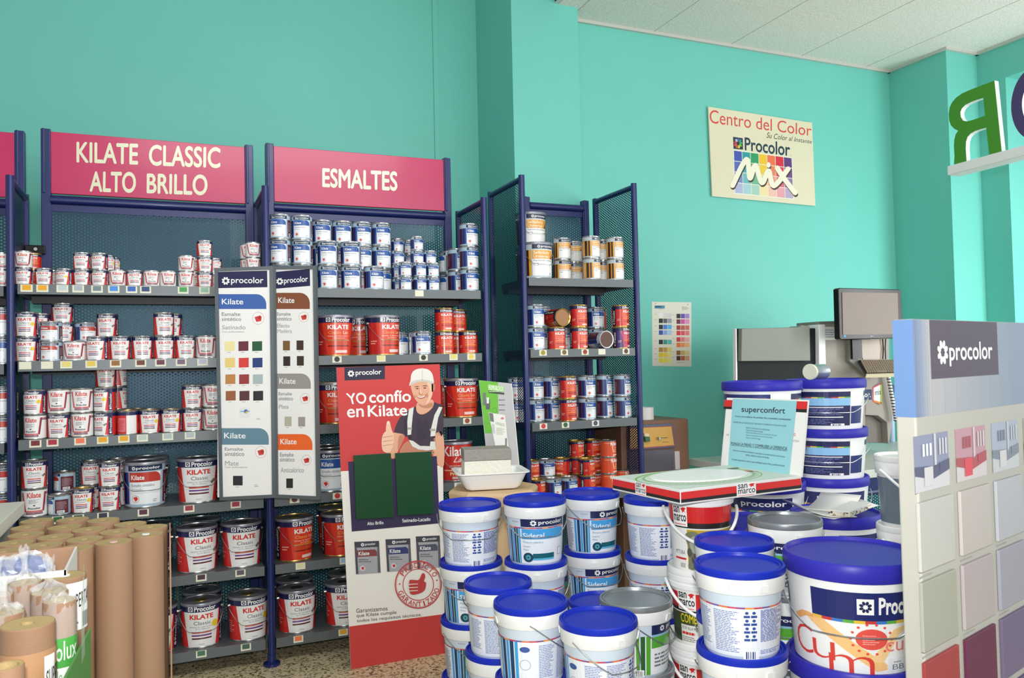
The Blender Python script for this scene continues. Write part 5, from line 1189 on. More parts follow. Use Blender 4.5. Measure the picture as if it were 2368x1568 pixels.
board_px('sheet', Plane(LP.p+LP.n*.003, LP.n), [(1694.3, 922), (1842.5, 927.5), (1824.6, 1097), (1683.6, 1076.4)], .0008, mat('pale_blue_paper', (150, 208, 218), .5, coat=.3), sh, bevel=0)
b = Art(tf=zc4); BK = (44, 54, 66); B2 = (70, 96, 116)
b.text('superconfort', [(938, 838), (1222, 848), (1218, 898), (938, 886)], BK, 2, .008)
b.text('Contra el problema de paredes fr\u00edas, humedad y condensaci\u00f3n', [(896, 898), (1258, 918), (1257, 934), (895, 910)], BK, 2, .015)
b.text('HIDROPINTURA ANTICONDENSACION TERMOAISLANTE TRANSPIRANTE ANTIMOHO PARA INTERIOR', [(884, 936), (1230, 962), (1229, 972), (883, 946)], B2, 2)
for k, s in enumerate(('- Reduce la formaci\u00f3n de la condensaci\u00f3n', '- Contra la formaci\u00f3n de moho', '- Elimina los puentes t\u00e9rmicos y la dispersi\u00f3n del calor', '- Optimiza el aislamiento t\u00e9rmico de las paredes', '- Regula el confort del hogar')):
    x1 = (1120, 1076, 1166, 1138, 1062)[k]; y = 970+k*16.5
    b.text(s, [(962, y), (x1, y+(x1-962)*.095), (x1, y+13+(x1-962)*.095), (962, y+11)], B2, 2)
b.text('PONGA LA MANO Y COMPRUEBE LA DIFERENCIA', [(870, 1070), (1234, 1102), (1233, 1124), (869, 1086)], BK, 2, .01); b.poly([(869, 1089), (1233, 1127), (1233, 1129), (869, 1091)], BK, 2)
for s, q in (('Ideal para ambientes h\u00famedos o expuestos a la condensaci\u00f3n como cocinas,', [(884, 1118), (1220, 1160), (1219, 1174), (883, 1130)]), ('ba\u00f1os, s\u00f3tanos, cuartos de lavado...', [(966, 1148), (1122, 1166), (1121, 1180), (965, 1160)]), ('Paredes expuestas al norte o que manifiestan puntos fr\u00edos y puentes t\u00e9rmicos', [(876, 1176), (1218, 1218), (1217, 1234), (875, 1190)])): b.text(s, q, B2, 2, .01)
b.plane('notice_print', PAPER, Plane(LP.p+LP.n*.0032, LP.n), sh, eps=.0003)

# papers and granite sample on the wide lid
pp, zt, D = STK['pap']
pa = thing('leaflet_pile', 'loose white leaflets lying on a wide violet lid', 'leaflets', (pp.x, pp.y, zt+.0005))
rnd = random.Random(3)
def sheet(cx, cy, w, h, ang, z, curl, nm='leaflet'):
    mb = MB(); n = 9; vs = []
    for i in range(n):
        for s in (-.5, .5):
            u = (i/(n-1)-.5)*w; zz = z+curl*abs(i/(n-1)-.0)**3; x, y = u, s*h
            vs.append((cx+x*math.cos(ang)-y*math.sin(ang), cy+x*math.sin(ang)+y*math.cos(ang), zz))
    mb.add(vs, [(2*i, 2*i+2, 2*i+3, 2*i+1) for i in range(n-1)])
    o = mb.build(nm, WCARD, pa); m = o.modifiers.new('thick', 'SOLIDIFY'); m.thickness = .0008; return o
sheet(-.03, -.02, .21, .15, .2, .001, .012); sheet(.02, .0, .21, .14, -.35, .004, .02); sheet(-.13, -.06, .2, .12, 2.9, .006, .05); sheet(.02, .03, .2, .14, .5, .008, .03)
a = Art(); a.rect(-.03, -.01, .03, .018, (200, 60, 60), 1)
gr = thing('granite_sample', 'small speckled granite slab sample lying on white leaflets', 'stone sample', (pp.x-.01, pp.y-.085, zt+.011), math.radians(24))
MB().box(-.1, -.03, 0, .1, .04, .014).build('slab', GRANITE, gr, smooth=False, bevel=.001); MB().box(-.1, -.03, .0142, .1, .04, .018).build('slab_face', WCARD, gr, smooth=False)

# ------------------------------------------------------------------ planter, tray and damp-proofing block
pc = atd(1142, 1118, 3.06); zr = onZ(1142, 1130, 0).z
zrim = atd(1142, 1125, 3.06).z
pt = thing('planter', 'tall beige clay planter standing behind the buckets, below the white tray', 'planter', (pc.x, pc.y, 0))
def octo(r, z, k=.35, ph=.25): return [(r*math.cos(ph+i*PI/2+s)*1.0, r*math.sin(ph+i*PI/2+s), z) for i in range(4) for s in (-k, k)]
CLAY = mat('beige_clay', (206, 176, 136), .75, bump=.08)
mb = MB(); rings = [(.09, 0), (.105, .3), (.115, zrim-.09), (.128, zrim-.085), (.172, zrim-.05), (.178, zrim-.012), (.165, zrim), (.14, zrim-.004)]
R_ = [octo(r, z) for r, z in rings]; vs = [p for q in R_ for p in q]; fs = []
for k in range(len(R_)-1):
    for i in range(8): fs.append((k*8+i, k*8+(i+1) % 8, (k+1)*8+(i+1) % 8, (k+1)*8+i))
fs += [tuple(range(7, -1, -1)), tuple((len(R_)-1)*8+i for i in range(8))]
mb.add(vs, fs); mb.build('pot', CLAY, pt, smooth=False, bevel=.004)
tc_ = Vector((pc.x-.015, pc.y, zrim+.001))
tr = thing('plastic_tray', 'white plastic tray on top of the beige planter', 'tray', tuple(tc_), math.radians(-12))
def rr(w, d, r, z, n=5):
    return [(sx_*(w-r)+r*math.cos(t0+k*PI/2/n), sy_*(d-r)+r*math.sin(t0+k*PI/2/n), z) for sx_, sy_, t0 in ((1, 1, 0), (-1, 1, PI/2), (-1, -1, PI), (1, -1, 1.5*PI)) for k in range(n+1)]
def loft(mb, secs, m=0):
    n = len(secs[0]); vs = [p for s in secs for p in s]; fs = []
    for k in range(len(secs)-1):
        for i in range(n): fs.append((k*n+i, k*n+(i+1) % n, (k+1)*n+(i+1) % n, (k+1)*n+i))
    fs += [tuple(range(n-1, -1, -1)), tuple((len(secs)-1)*n+i for i in range(n))]
    return mb.add(vs, fs, m)
loft(MB(), [rr(.095, .07, .02, 0), rr(.105, .08, .022, .01), rr(.125, .095, .025, .055), rr(.138, .105, .028, .06), rr(.138, .105, .028, .064), rr(.12, .09, .024, .062), rr(.1, .075, .02, .012)]).build('tray_shell', WPLAST, tr)
bk = thing('demo_block', 'masonry block, grey above and white below, standing in the white tray', 'block', (tc_.x-.012, tc_.y+.01, tc_.z+.0125), math.radians(-14))
CON = mat('damp_concrete', (150, 146, 138), .85, bump=.5, bscale=90); PLS = mat('white_plaster', (226, 224, 210), .85, bump=.4, bscale=70)
MB().box(-.088, -.06, 0, .088, .06, .092).build('white_base', PLS, bk, smooth=False, bevel=.003)
MB().box(-.089, -.061, .0925, .089, .061, .135).build('grey_upper', CON, bk, smooth=False, bevel=.003)
hb = zoomtf(1080, 800, 4.3556)
HP = Plane((tc_.x+.03, tc_.y+.055, 0), (-.52, -.8, .18)); hl = thing('leaflet_board', 'green and grey information board with white lettering, leaning behind the block', 'information board', (0, 0, 0))
board_px('board', HP, [hb(118, 345), hb(450, 378), hb(534, 1280), hb(215, 1280)], .005, WCARD, hl)
b = Art(tf=hb)
b.poly([(120, 348), (310, 365), (316, 720), (250, 880), (180, 880)], (104, 182, 56), 2).poly([(118, 345), (446, 378), (528, 1278), (215, 1278)], (184, 184, 186), 1)
b.poly([(212, 385), (372, 408), (374, 462), (216, 446)], (150, 206, 110), 3).text('HUMI-BLOCK', [(216, 392), (368, 412), (370, 456), (218, 440)], WHITE, 4, .02); b.poly([(216, 450), (376, 472), (376, 492), (218, 474)], (60, 80, 50), 3).bars(222, 458, 366, 470, 1, (230, 230, 226), 4)
for y in (540, 590, 640, 700): b.bars(320, y, 410, y+24, 1, (120, 120, 124), 3)
b.rect(160, 470, 190, 600, (110, 120, 110), 3).rect(190, 540, 232, 640, (90, 96, 92), 3).rect(198, 520, 222, 580, (226, 228, 224), 4).ring(280, 650, 24, 28, .1, (70, 130, 60), 3, 20)
b.plane('board_print', PAPER, HP, hl, eps=.0004)
HP2 = Plane((tc_.x+.06, tc_.y+.03, 0), (-.5, -.8, .12)); h2 = thing('leaflet', 'white folded leaflet with small green lettering standing beside the block', 'leaflet', (0, 0, 0))
board_px('leaflet_sheet', HP2, [hb(216, 668), hb(382, 698), hb(438, 1225), hb(330, 1230)], .002, WCARD, h2, bevel=0)
b = Art(tf=hb); b.poly([(220, 672), (262, 680), (272, 768), (236, 758)], (110, 114, 116), 1).text('HUMI-BLOCK', [(288, 762), (380, 784), (380, 812), (290, 792)], (130, 170, 90), 1, .01); b.ell(356, 730, 18, 12, (206, 120, 130), 1, 12).bars(296, 826, 388, 900, 6, (160, 184, 140), 1).rect(384, 930, 402, 1210, (120, 122, 122), 1)
b.poly([(248, 780), (276, 790), (284, 880), (252, 880)], (190, 192, 196), 1); b.plane('leaflet_print', PAPER, HP2, h2, eps=.0003)

# ------------------------------------------------------------------ paint shaker and tape behind the narrow unit
YK = 4.2
def px3(x, y, Y): return onY(x, y, Y)
kx0, kx1 = onY(1436, 1000, YK).x, onY(1592, 1000, YK).x; kz = onY(1590, 968, YK).z
BRN = mat('brown_wood_laminate', (134, 98, 76), .45, var=.3)
sk = thing('paint_shaker', 'brown cabinet paint shaker with gold control panel, beside the narrow unit', 'paint shaker', (kx0, YK, 0))
MB().box(0, 0, .04, kx1-kx0, YR-YK-.03, kz).build('cabinet', BRN, sk, smooth=False, bevel=.006)
o_ = (kx0, YK, 0)
def rel(p): return tuple(Vector(p)-Vector(o_))
KP = Plane((0, YK-.022, 0), (0, -1, .0))
def sub(art, name, m, pl, root, o): return link(name, art.mesh(name, m, lambda x, y, L: tuple(pl.at(x, y, .0005*L)-Vector(o))), root)
qf = [KP.at(*hb(*p)) for p in ((1640, 800), (2072, 782), (2104, 1020), (1640, 1056))]
MB().slab([rel(p) for p in qf], (0, .021, 0)).build('panel_frame', mat('grey_blue_frame', (92, 94, 118), .45), sk, smooth=False, bevel=.004)
b = Art(tf=hb); b.poly([(1640, 828), (2060, 806), (2090, 1004), (1640, 1038)], (196, 60, 50), 1).poly([(1640, 832), (2056, 812), (2084, 998), (1640, 1032)], (206, 160, 74), 2)
b.poly([(1916, 926), (2020, 920), (2020, 926), (1916, 932)], (70, 60, 50), 3).bars(1966, 966, 2054, 976, 1, (90, 70, 40), 3).bars(1764, 988, 1790, 996, 1, (90, 70, 40), 3)
sub(b, 'panel_print', SIGNP, KP, sk, o_)
def knob(q, m, nm, dep=.02):
    P_ = Plane((0, YK-.0245, 0), (0, -1, 0)); MB().slab([rel(P_.at(*hb(*p))) for p in q], (0, -dep, 0)).build(nm, m, sk, smooth=False, bevel=.002)
knob([(1768, 878), (1814, 878), (1820, 912), (1774, 912)], mat('cream_switch', (224, 206, 170), .4), 'switch'); knob([(1774, 914), (1822, 912), (1830, 960), (1782, 966)], mat('green_switch', (54, 100, 66), .4), 'switch'); knob([(1914, 916), (1934, 915), (1936, 944), (1916, 946)], TIN, 'slider_knob')
wq = [KP.at(*hb(*p)) for p in ((1640, 1062), (2090, 1040), (2100, 1250), (1640, 1275))]
MB().slab([rel(p) for p in wq], (0, .021, 0)).build('shaking_bay_door', mat('smoky_plastic', (110, 108, 122), .15, alpha=.55, spec=.8), sk, smooth=False)
wq = [KP.at(*hb(*p)) for p in ((2090, 1062), (2140, 1060), (2146, 1240), (2096, 1245))]
MB().slab([rel(p) for p in wq], (0, .021, 0)).build('door_strip', mat('pale_plastic_strip', (196, 188, 190), .4), sk, smooth=False)
tp = onY(1492, 966, YK+.12)
mt = thing('masking_tape', 'white roll of tape on top of the brown paint shaker', 'tape roll', (tp.x-.005, YK+.12, kz+.0005))
MB().lathe([(.026, 0), (.058, 0), (.058, .075), (.026, .075)], 32, cap=False).lathe([(.026, .0), (.0262, .037), (.026, .075)], 32, cap=False).build('tape_body', WCARD, mt)

# ------------------------------------------------------------------ tinting machine, monitor, keyboard
zm = zoomtf(1660, 650, 3.825)
YM = 3.85
MP = Plane((0, YM, 0), (0, -1, 0)); mo = MP.at(*zm(160, 870)); mo = Vector((mo.x, YM, 0))
tm = thing('tinting_machine', 'grey paint tinting machine with curved taupe housing before the mint corner', 'tinting machine', tuple(mo))
def mslab(name, pts, dep, m, off=0, bevel=.004, P_=MP):
    q = [tuple(P_.at(*zm(*p))-mo+Vector((0, -off, 0))) for p in pts]
    return MB().prism(q, (0, dep, 0)).build(name, m, tm, smooth=False, bevel=bevel)
zfl = .7805
lo = lambda x: MP.at(*zm(x, 870)).x-mo.x
zt_m = MP.at(*zm(160, 420)).z; MB().hexa([(0, 0, zfl), (lo(900), 0, zfl), (lo(900)+.2, .4, zfl), (.36, .4, zfl), (0, 0, zt_m), (lo(900), 0, zt_m), (lo(900)+.2, .4, zt_m), (.36, .4, zt_m)]).build('carousel_cabinet', CHARC, tm, smooth=False, bevel=.006)
mslab('cabinet_hood', [(178, 424), (690, 408), (700, 392), (776, 396), (782, 706), (172, 710)], .035, GREYP, .036)
mslab('side_trim', [(148, 420), (160, 418), (166, 880), (152, 880)], .03, WPLAST, .01)
mslab('white_column', [(862, 386), (918, 386), (930, 900), (866, 900)], .1, WPLAST, .03)
mslab('housing', [(918, 384), (1500, 384), (1502, 840), (1540, 1130), (1520, 1300), (1500, 1436), (1490, 1436), (1480, 1250), (1400, 1190), (1290, 1185), (1290, 850), (930, 870)], .3, TAUPE, .015)
mslab('housing_base', [(930, 868), (1290, 850), (1290, 1436), (930, 1436)], .3, TAUPE, .014)
mslab('dispensing_bay', [(1285, 1190), (1400, 1192), (1478, 1255), (1488, 1436), (1285, 1436)], .28, mat('bay_lining', (112, 106, 98), .6), -.03)
mslab('top_ledge', [(918, 356), (1090, 350), (1090, 386), (918, 384)], .2, GREYP, -.02)
mslab('mount_plate', [(1176, 510), (1436, 510), (1436, 700), (1180, 700)], .02, mat('pale_taupe', (196, 182, 168), .5), .04)
mslab('keyboard_bracket', [(1110, 520), (1176, 515), (1190, 700), (1300, 830), (1300, 860), (1112, 710)], .05, GREYP, .05)
b = Art(tf=zm); b.poly([(920, 404), (1100, 404), (1100, 520), (926, 522)], (226, 226, 222), 1).bars(946, 428, 1060, 510, 4, (150, 170, 190), 2, .5)
sub(b, 'note_sheet', PAPER, Plane((0, YM-.0155, 0), (0, -1, 0)), tm, mo); b = Art(tf=zm); b.rect(1280, 958, 1362, 1050, (30, 44, 96), 1).text('lor.', (1288, 982, 1352, 1026), WHITE, 2, .03)
sub(b, 'brand_sticker', PAPER, Plane((0, YM-.0155, 0), (0, -1, 0)), tm, mo)
MXP = Plane((MP.at(*zm(1410, 1000)).x, YM-.03, 0), (-.25, -1, 0)); q = [tuple(MXP.at(*zm(*p))-mo) for p in ((1368, 936), (1450, 900), (1452, 1092), (1368, 1066))]
MB().prism(q, (0, .006, 0)).build('mix_badge', WPLAST, tm, smooth=False)
b = Art(tf=zm); b.poly([(1368, 936), (1450, 900), (1452, 910), (1378, 945), (1378, 1062), (1368, 1066)], (206, 70, 80), 1).poly([(1436, 906), (1450, 900), (1452, 1092), (1436, 1088)], (160, 180, 60), 1).poly([(1372, 1050), (1450, 1074), (1452, 1092), (1368, 1066)], (230, 130, 50), 1).text('mix', [(1390, 966), (1446, 950), (1446, 1004), (1390, 1010)], (70, 70, 70), 1)
sub(b, 'mix_print', PAPER, MXP, tm, mo)
hp_ = [(1452, 840), (1466, 920), (1480, 1000), (1496, 1080), (1512, 1160), (1518, 1230)]
MB().tube([tuple(MP.at(*zm(*p))-mo+Vector((0, -.05, 0))) for p in hp_], .012, 10).build('corrugated_hose', WPLAST, tm)
for k in range(18):
    pass
mb = MB()
for k in range(16):
    t = k/15*(len(hp_)-1); i = min(int(t), len(hp_)-2); f_ = t-i; p = [hp_[i][j]+(hp_[i+1][j]-hp_[i][j])*f_ for j in (0, 1)]
    q = MP.at(*zm(*p))-mo+Vector((0, -.05, 0)); mb.lathe([(.0125, -.003), (.0135, -.003), (.0135, .003), (.0125, .003)], 12, tuple(q))
mb.build('hose_rings', BLACKG, tm)
for pts in ([(1185, 520), (1195, 620), (1225, 692)], [(1400, 515), (1410, 600), (1402, 692)], [(1428, 515), (1424, 600), (1428, 692)]): MB().tube([tuple(MP.at(*zm(*p))-mo+Vector((0, -.05, 0))) for p in pts], .004, 6).build('cable', BLACKG, tm)
MNP = Plane((MP.at(*zm(1340, 300)).x, YM-.16, 0), (.06, -1, 0))
mn = thing('monitor', 'black flat monitor with blank grey-brown screen on the tinting machine', 'monitor', (0, 0, 0))
def mpx(name, pts, dep, m, P_, root, bevel=.004): return MB().prism([P_.at(*zm(*p)) for p in pts], -P_.n*dep).build(name, m, root, smooth=False, bevel=bevel)
mpx('bezel', [(1066, 70), (1080, 60), (1605, 74), (1622, 88), (1640, 470), (1630, 490), (1580, 506), (1090, 518), (1078, 506)], .04, BLACKG, MNP, mn)
mpx('screen', [(1100, 100), (1592, 106), (1598, 472), (1108, 474)], .003, mat('idle_screen', (128, 114, 104), .45), Plane(MNP.p+MNP.n*.0032, MNP.n), mn, .0)
b = Art(tf=zm); b.rect(1114, 478, 1132, 496, (90, 170, 220), 1).bars(1348, 486, 1386, 494, 1, (220, 220, 220), 1)
b.plane('bezel_print', PAPER, Plane(MNP.p+MNP.n*.0005, MNP.n), mn, eps=.0005)
mc = MNP.at(*zm(1340, 400)); MB().box(mc.x-.05, mc.y+.04, mc.z-.08, mc.x+.05, YM-.058, mc.z).box(mc.x-.04, YM-.072, mc.z-.2, mc.x+.04, YM-.058, mc.z).build('wall_arm', BLACKG, mn, smooth=False)
kb = thing('keyboard', 'tilted dark keyboard with tan keys on the bracket below the monitor', 'keyboard', (0, 0, 0))
ka, kb_, kc, kd = MP.at(*zm(1180, 700)), MP.at(*zm(1500, 696)), MP.at(*zm(1640, 826)), MP.at(*zm(1310, 836))
ka, kb_ = ka+Vector((0, -.06, 0)), kb_+Vector((0, -.06, 0)); 
KN = 3.62
kc, kd = onY(*zm(1640, 812), KN), onY(*zm(1312, 822), KN)
kb_ = ka+(kc-kd)
n_ = (kb_-ka).cross(kd-ka).normalized(); n_ = n_ if n_.z > 0 else -n_
MB().slab([ka, kb_, kc, kd], -n_*.018).build('case', BLACKG, kb, smooth=False, bevel=.003)
mb = MB(); KT = lambda u, v: ka+(kb_-ka)*u+(kd-ka)*v
for r in range(6):
    for c_ in range(15):
        u0, v0 = .035+c_*.0625, .08+r*.145
        if r == 5 and 3 < c_ < 9: 
            if c_ != 4: continue
            w_ = .0625*5-.012
        else: w_ = .05
        p = [KT(u0, v0), KT(u0+w_, v0), KT(u0+w_, v0+.115), KT(u0, v0+.115)]; mb.slab(p, n_*.006)
mb.build('keys', mat('tan_keys', (150, 132, 112), .5), kb, smooth=False)
MB().slab([KT(0, .99), KT(1, .99), KT(1, 1.06), KT(0, 1.06)], n_*-.02).build('front_rail', mat('cream_rail', (222, 208, 176), .5), kb, smooth=False)
# lying can on the tall wide stack
sp, szt, _ = STK['B']
lc = onZ(1877, 846, szt); lt = thing('plain_can', 'unlabelled silver can lying on its side on the tall wide stack', 'can', (sp.x-.05, sp.y-.07, szt+.03), 0)
q = atd(1850, 862, 3.08); lt.location = (sp.x-.082, sp.y-.02, szt+.0302)
lt.rotation_euler = (0, 0, math.radians(18))
mb = MB(); mb.lathe([(.029, 0), (.0285, .002), (.0285, .092), (.03, .094), (.03, .1), (.001, .1)], 28); 
for i, v in enumerate(mb.v): mb.v[i] = (.085-v[2], v[0], v[1])
mb.build('can_shell', mat('bluish_tin', (176, 186, 192), .3, .6), lt); mb = MB(); mb.lathe([(.0295, .1), (.031, .1), (.031, .108), (.029, .11), (.001, .109)], 28)
for i, v in enumerate(mb.v): mb.v[i] = (.085-v[2], v[0], v[1])
mb.build('cream_cap', mat('cream_cap', (220, 222, 196), .5), lt)

# ------------------------------------------------------------------ counter behind, grey pails
YC = 3.25; cz = .78
cA, cB = onZ(1990, 1085, cz), onZ(2085, 1082, cz)
ct = thing('counter', 'white-topped counter with perforated navy front under the tinting machine', 'counter', (cA.x, cA.y, 0))
y0 = onZ(2050, 1083, cz).y; x0, x1 = mo.x-.03, 4.9; y1 = 4.3
o_ = Vector((cA.x, cA.y, 0))
MB().box(x0-o_.x, y0-o_.y, cz-.045, x1-o_.x, y1-o_.y, cz).build('worktop', mat('pale_laminate', (206, 214, 206), .4), ct, smooth=False, bevel=.003)
MB().box(x0+.03-o_.x, y0+.04-o_.y, .08, x1-.03-o_.x, y0+.042-o_.y, cz-.12).build('front_sheet', PERFX, ct, smooth=False)
MB().box(x0+.02-o_.x, y0+.02-o_.y, cz-.12, x1-.02-o_.x, y0+.06-o_.y, cz-.046).tube([(x0+.03-o_.x, y0+.03-o_.y, cz-.13), (x1-.03-o_.x, y0+.03-o_.y, cz-.13)], .014, 8).build('front_rail', NAVY, ct, smooth=False)
MB().box(x0+.02-o_.x, y0+.02-o_.y, 0, x0+.07-o_.x, y0+.07-o_.y, cz-.12).box(x1-.07-o_.x, y0+.02-o_.y, 0, x1-.02-o_.x, y0+.07-o_.y, cz-.12).build('legs', NAVY, ct, smooth=False)
for b_ in ('legs',): pass
pg = atd(2092, 1048, 2.5); hg = .213
for i in range(5): bucket('grey', .18, hg, (pg.x, pg.y, pg.z-.012-(5-i)*hg), math.radians(-6), f"grey bucket with white lid and handle, {LEV[5][i]} of stack beside the colour board", 'grey buckets') if pg.z-.012-(5-i)*hg > -.02 else None
# small things on the shelf beyond the machine
for i, (x, y, w, c1, c2, lb) in enumerate(((2056, 905, 18, (40, 120, 190), (230, 232, 236), 'small blue and white box on the shelf beyond the tinting machine'), (2072, 905, 20, (28, 60, 100), (60, 140, 170), 'dark blue box on the shelf beyond the tinting machine'))):
    p = onY(x, y+22, 4.1); t = thing('product_box', lb, 'box', (p.x, 4.1, p.z)); MB().box(-.028, 0, 0, .028, .06, .11).build('carton', mat('carton_blue_%d' % i, c1, .5), t, smooth=False); MB().box(-.0285, -.001, .02, .0285, .0, .055).build('carton_panel', mat('carton_panel_%d' % i, c2, .5), t, smooth=False)
p = onY(2065, 930, 4.1); rk = thing('wall_shelf', 'dark wall shelf beyond the tinting machine carrying two small boxes', 'shelf', (p.x, 4.1, p.z))
MB().box(-.15, -.02, -.025, .6, .2, -.001).build('shelf_board', DARKST, rk, smooth=False)
p = onZ(2062, 1022, cz); t = thing('cleaner_tube', 'slim white tube with blue cap standing on the counter', 'bottle', (p.x, p.y, cz+.0005)); MB().lathe([(.02, 0), (.023, .004), (.025, .16), (.028, .162), (.028, .2), (.02, .204)], 20).build('tube_body', mat('pale_blue_tube', (178, 200, 224), .4), t); MB().lathe([(.022, .2045), (.022, .222), (.018, .226)], 20).build('cap', BLUELID, t)

TXRES[0] = 2
# ------------------------------------------------------------------ kraft paper rolls
zr_ = zoomtf(0, 1150, 3.7524)
RT = [(320, 195, .965), (630, 185, .965), (895, 190, .965), (1100, 222, .955), (1310, 250, .955), (245, 253, .965), (560, 252, .962), (775, 272, .962), (1015, 290, .962), (1265, 312, .962), (225, 315, .965), (480, 335, .965), (735, 355, .965), (985, 378, .965), (130, 388, .965), (380, 405, .962), (640, 435, .962), (80, 450, .962)]
RR_ = .0455; placed = []
names = 'kraft paper rolls standing behind the carton'
for i, (x, y, zt) in enumerate(RT):
    p = onZ(*zr_(x, y), zt+.004)
    for _ in range(4):
        for q in placed:
            dx, dy = p.x-q[0], p.y-q[1]; dd = math.hypot(dx, dy)
            if dd < 2*RR_+.001: s = (2*RR_+.001-dd)/max(dd, 1e-4); p = p+Vector((dx*s, dy*s, 0))
    placed.append((p.x, p.y)); row = 0 if y < 223 and x < 1000 else 1 if y < 260 else 2 if y < 320 else 3
    row = ['rear', 'rear', 'rear', 'rear', 'rear', 'second', 'second', 'second', 'second', 'second', 'third', 'third', 'third', 'third', 'front', 'front', 'front', 'front'][i]
    xs = sorted(j for j in range(18) if ['rear']*0 or True)
    grp = [j for j in range(18) if (['rear']*5+['second']*5+['third']*4+['front']*4)[j] == row]; k = sorted(grp, key=lambda j: RT[j][0]).index(i)
    special = {9: ', white plug showing in its end', 13: ', red mark in its end'}.get(i, '')
    lab = f"upright brown paper roll, {ORD[k]} from left in {row} row{special}"
    if i == 0:
        t = thing('paper_roll', lab, 'paper roll', (p.x, p.y, 0), 0, names)
        ch = [MB().lathe([(RR_, 0), (RR_, zt), (RR_*.97, zt+.002)], 36, cap=False).build('paper_wrap', KRAFT, t), MB().lathe([(RR_*.975, zt-.003), (RR_*.975, zt+.002), (RR_*.25, zt+.001), (RR_*.24, zt-.03), (.001, zt-.03)], 36, cap=False).build('roll_end', KRAFTEND, t)]
        rp = t
    else:
        t = rp.copy(); COL.objects.link(t); t.location = (p.x, p.y, zt-.965); t['label'] = lab
        for c_ in ch: d_ = c_.copy(); COL.objects.link(d_); d_.parent = t
    if i in (9, 13): MB().lathe([(RR_*.23, .94), (RR_*.23, .968), (.001, .968)], 16, cap=False).build('core_plug', WPLAST if i == 9 else mat('red_white_plug', (226, 180, 180), .5), t)
# printed card sheet at the right of the rolls
e0, e1 = placed[9], placed[4]
P7 = Plane((e0[0]+RR_+.004, 0, 0), (1, 0, 0))
cd = thing('card_sheet', 'upright brown card sheet with dark print along the right of the paper rolls', 'card', (e1[0]+RR_+.004, e1[1], 0))
MB().box(0, -.12, 0, .004, .05, .955).build('sheet', CARD, cd, smooth=False)
a = Art()
for y, z_, h_, c in ((-.06, .62, .05, (60, 50, 46)), (-.07, .5, .06, (150, 60, 50)), (-.07, .4, .07, (70, 56, 50)), (-.06, .28, .08, (160, 60, 50)), (-.07, .15, .08, (70, 56, 50))): a.bars(y, z_, y+.03, z_+h_, 5, c, 1, .6)
link('sheet_print', a.mesh('sheet_print', PAPER, lambda u, v, L: (.0045, u, v)), cd)

# ------------------------------------------------------------------ cartons with masking film rolls, lower left
pb = atd(178.5, 1263, 1.86); pf = onX(153, 1318, pb.x); BX = pb.x; BW_ = .75
bxo = thing('display_carton', 'brown carton with white inner tray holding film packets, behind the wrapped rolls', 'carton', (BX-BW_, pf.y, 0))
dY = pb.y-pf.y
MB().box(0, dY, 0, BW_, dY+.006, pb.z).build('back_wall', CARD, bxo, smooth=False)
MB().box(0, 0, 0, BW_+.001, .004, pf.z).box(0, .004, pf.z-.075, BW_-.004, dY-.001, pf.z-.07).build('inner_tray', WCARD, bxo, smooth=False)
MB().prism([(BW_-.004, 0, 0), (BW_-.004, dY, 0), (BW_-.004, dY, pb.z-.001), (BW_-.004, 0, pf.z)], (.004, 0, 0)).build('right_side', WCARD, bxo, smooth=False)
FILM = [(560, 685, 340, 1.66, 'plain', 'brown masking roll with white label at the right of the film rolls'), (517, 900, 264, 1.50, 'green', 'clear-wrapped roll with green and white label'), (240, 1100, 425, 1.38, 'label', 'thick brown masking roll with narrow white label, before the green-labelled one'), (55, 1470, 275, 1.22, 'tube', 'open cardboard tube at the lower left corner'),
        (215, 745, 260, 1.60, 'wrap', 'plastic-wrapped roll behind the thick brown one, left of the tallest brown roll'), (425, 825, 290, 1.58, 'wrap', 'plastic-wrapped roll just behind the green-labelled one'), (0, 850, 230, 1.55, 'wrap', 'plastic-wrapped roll at the left picture edge, rear'), (30, 1010, 330, 1.47, 'wrap', 'plastic-wrapped roll at the left picture edge beside the thick brown one')]
fp = []
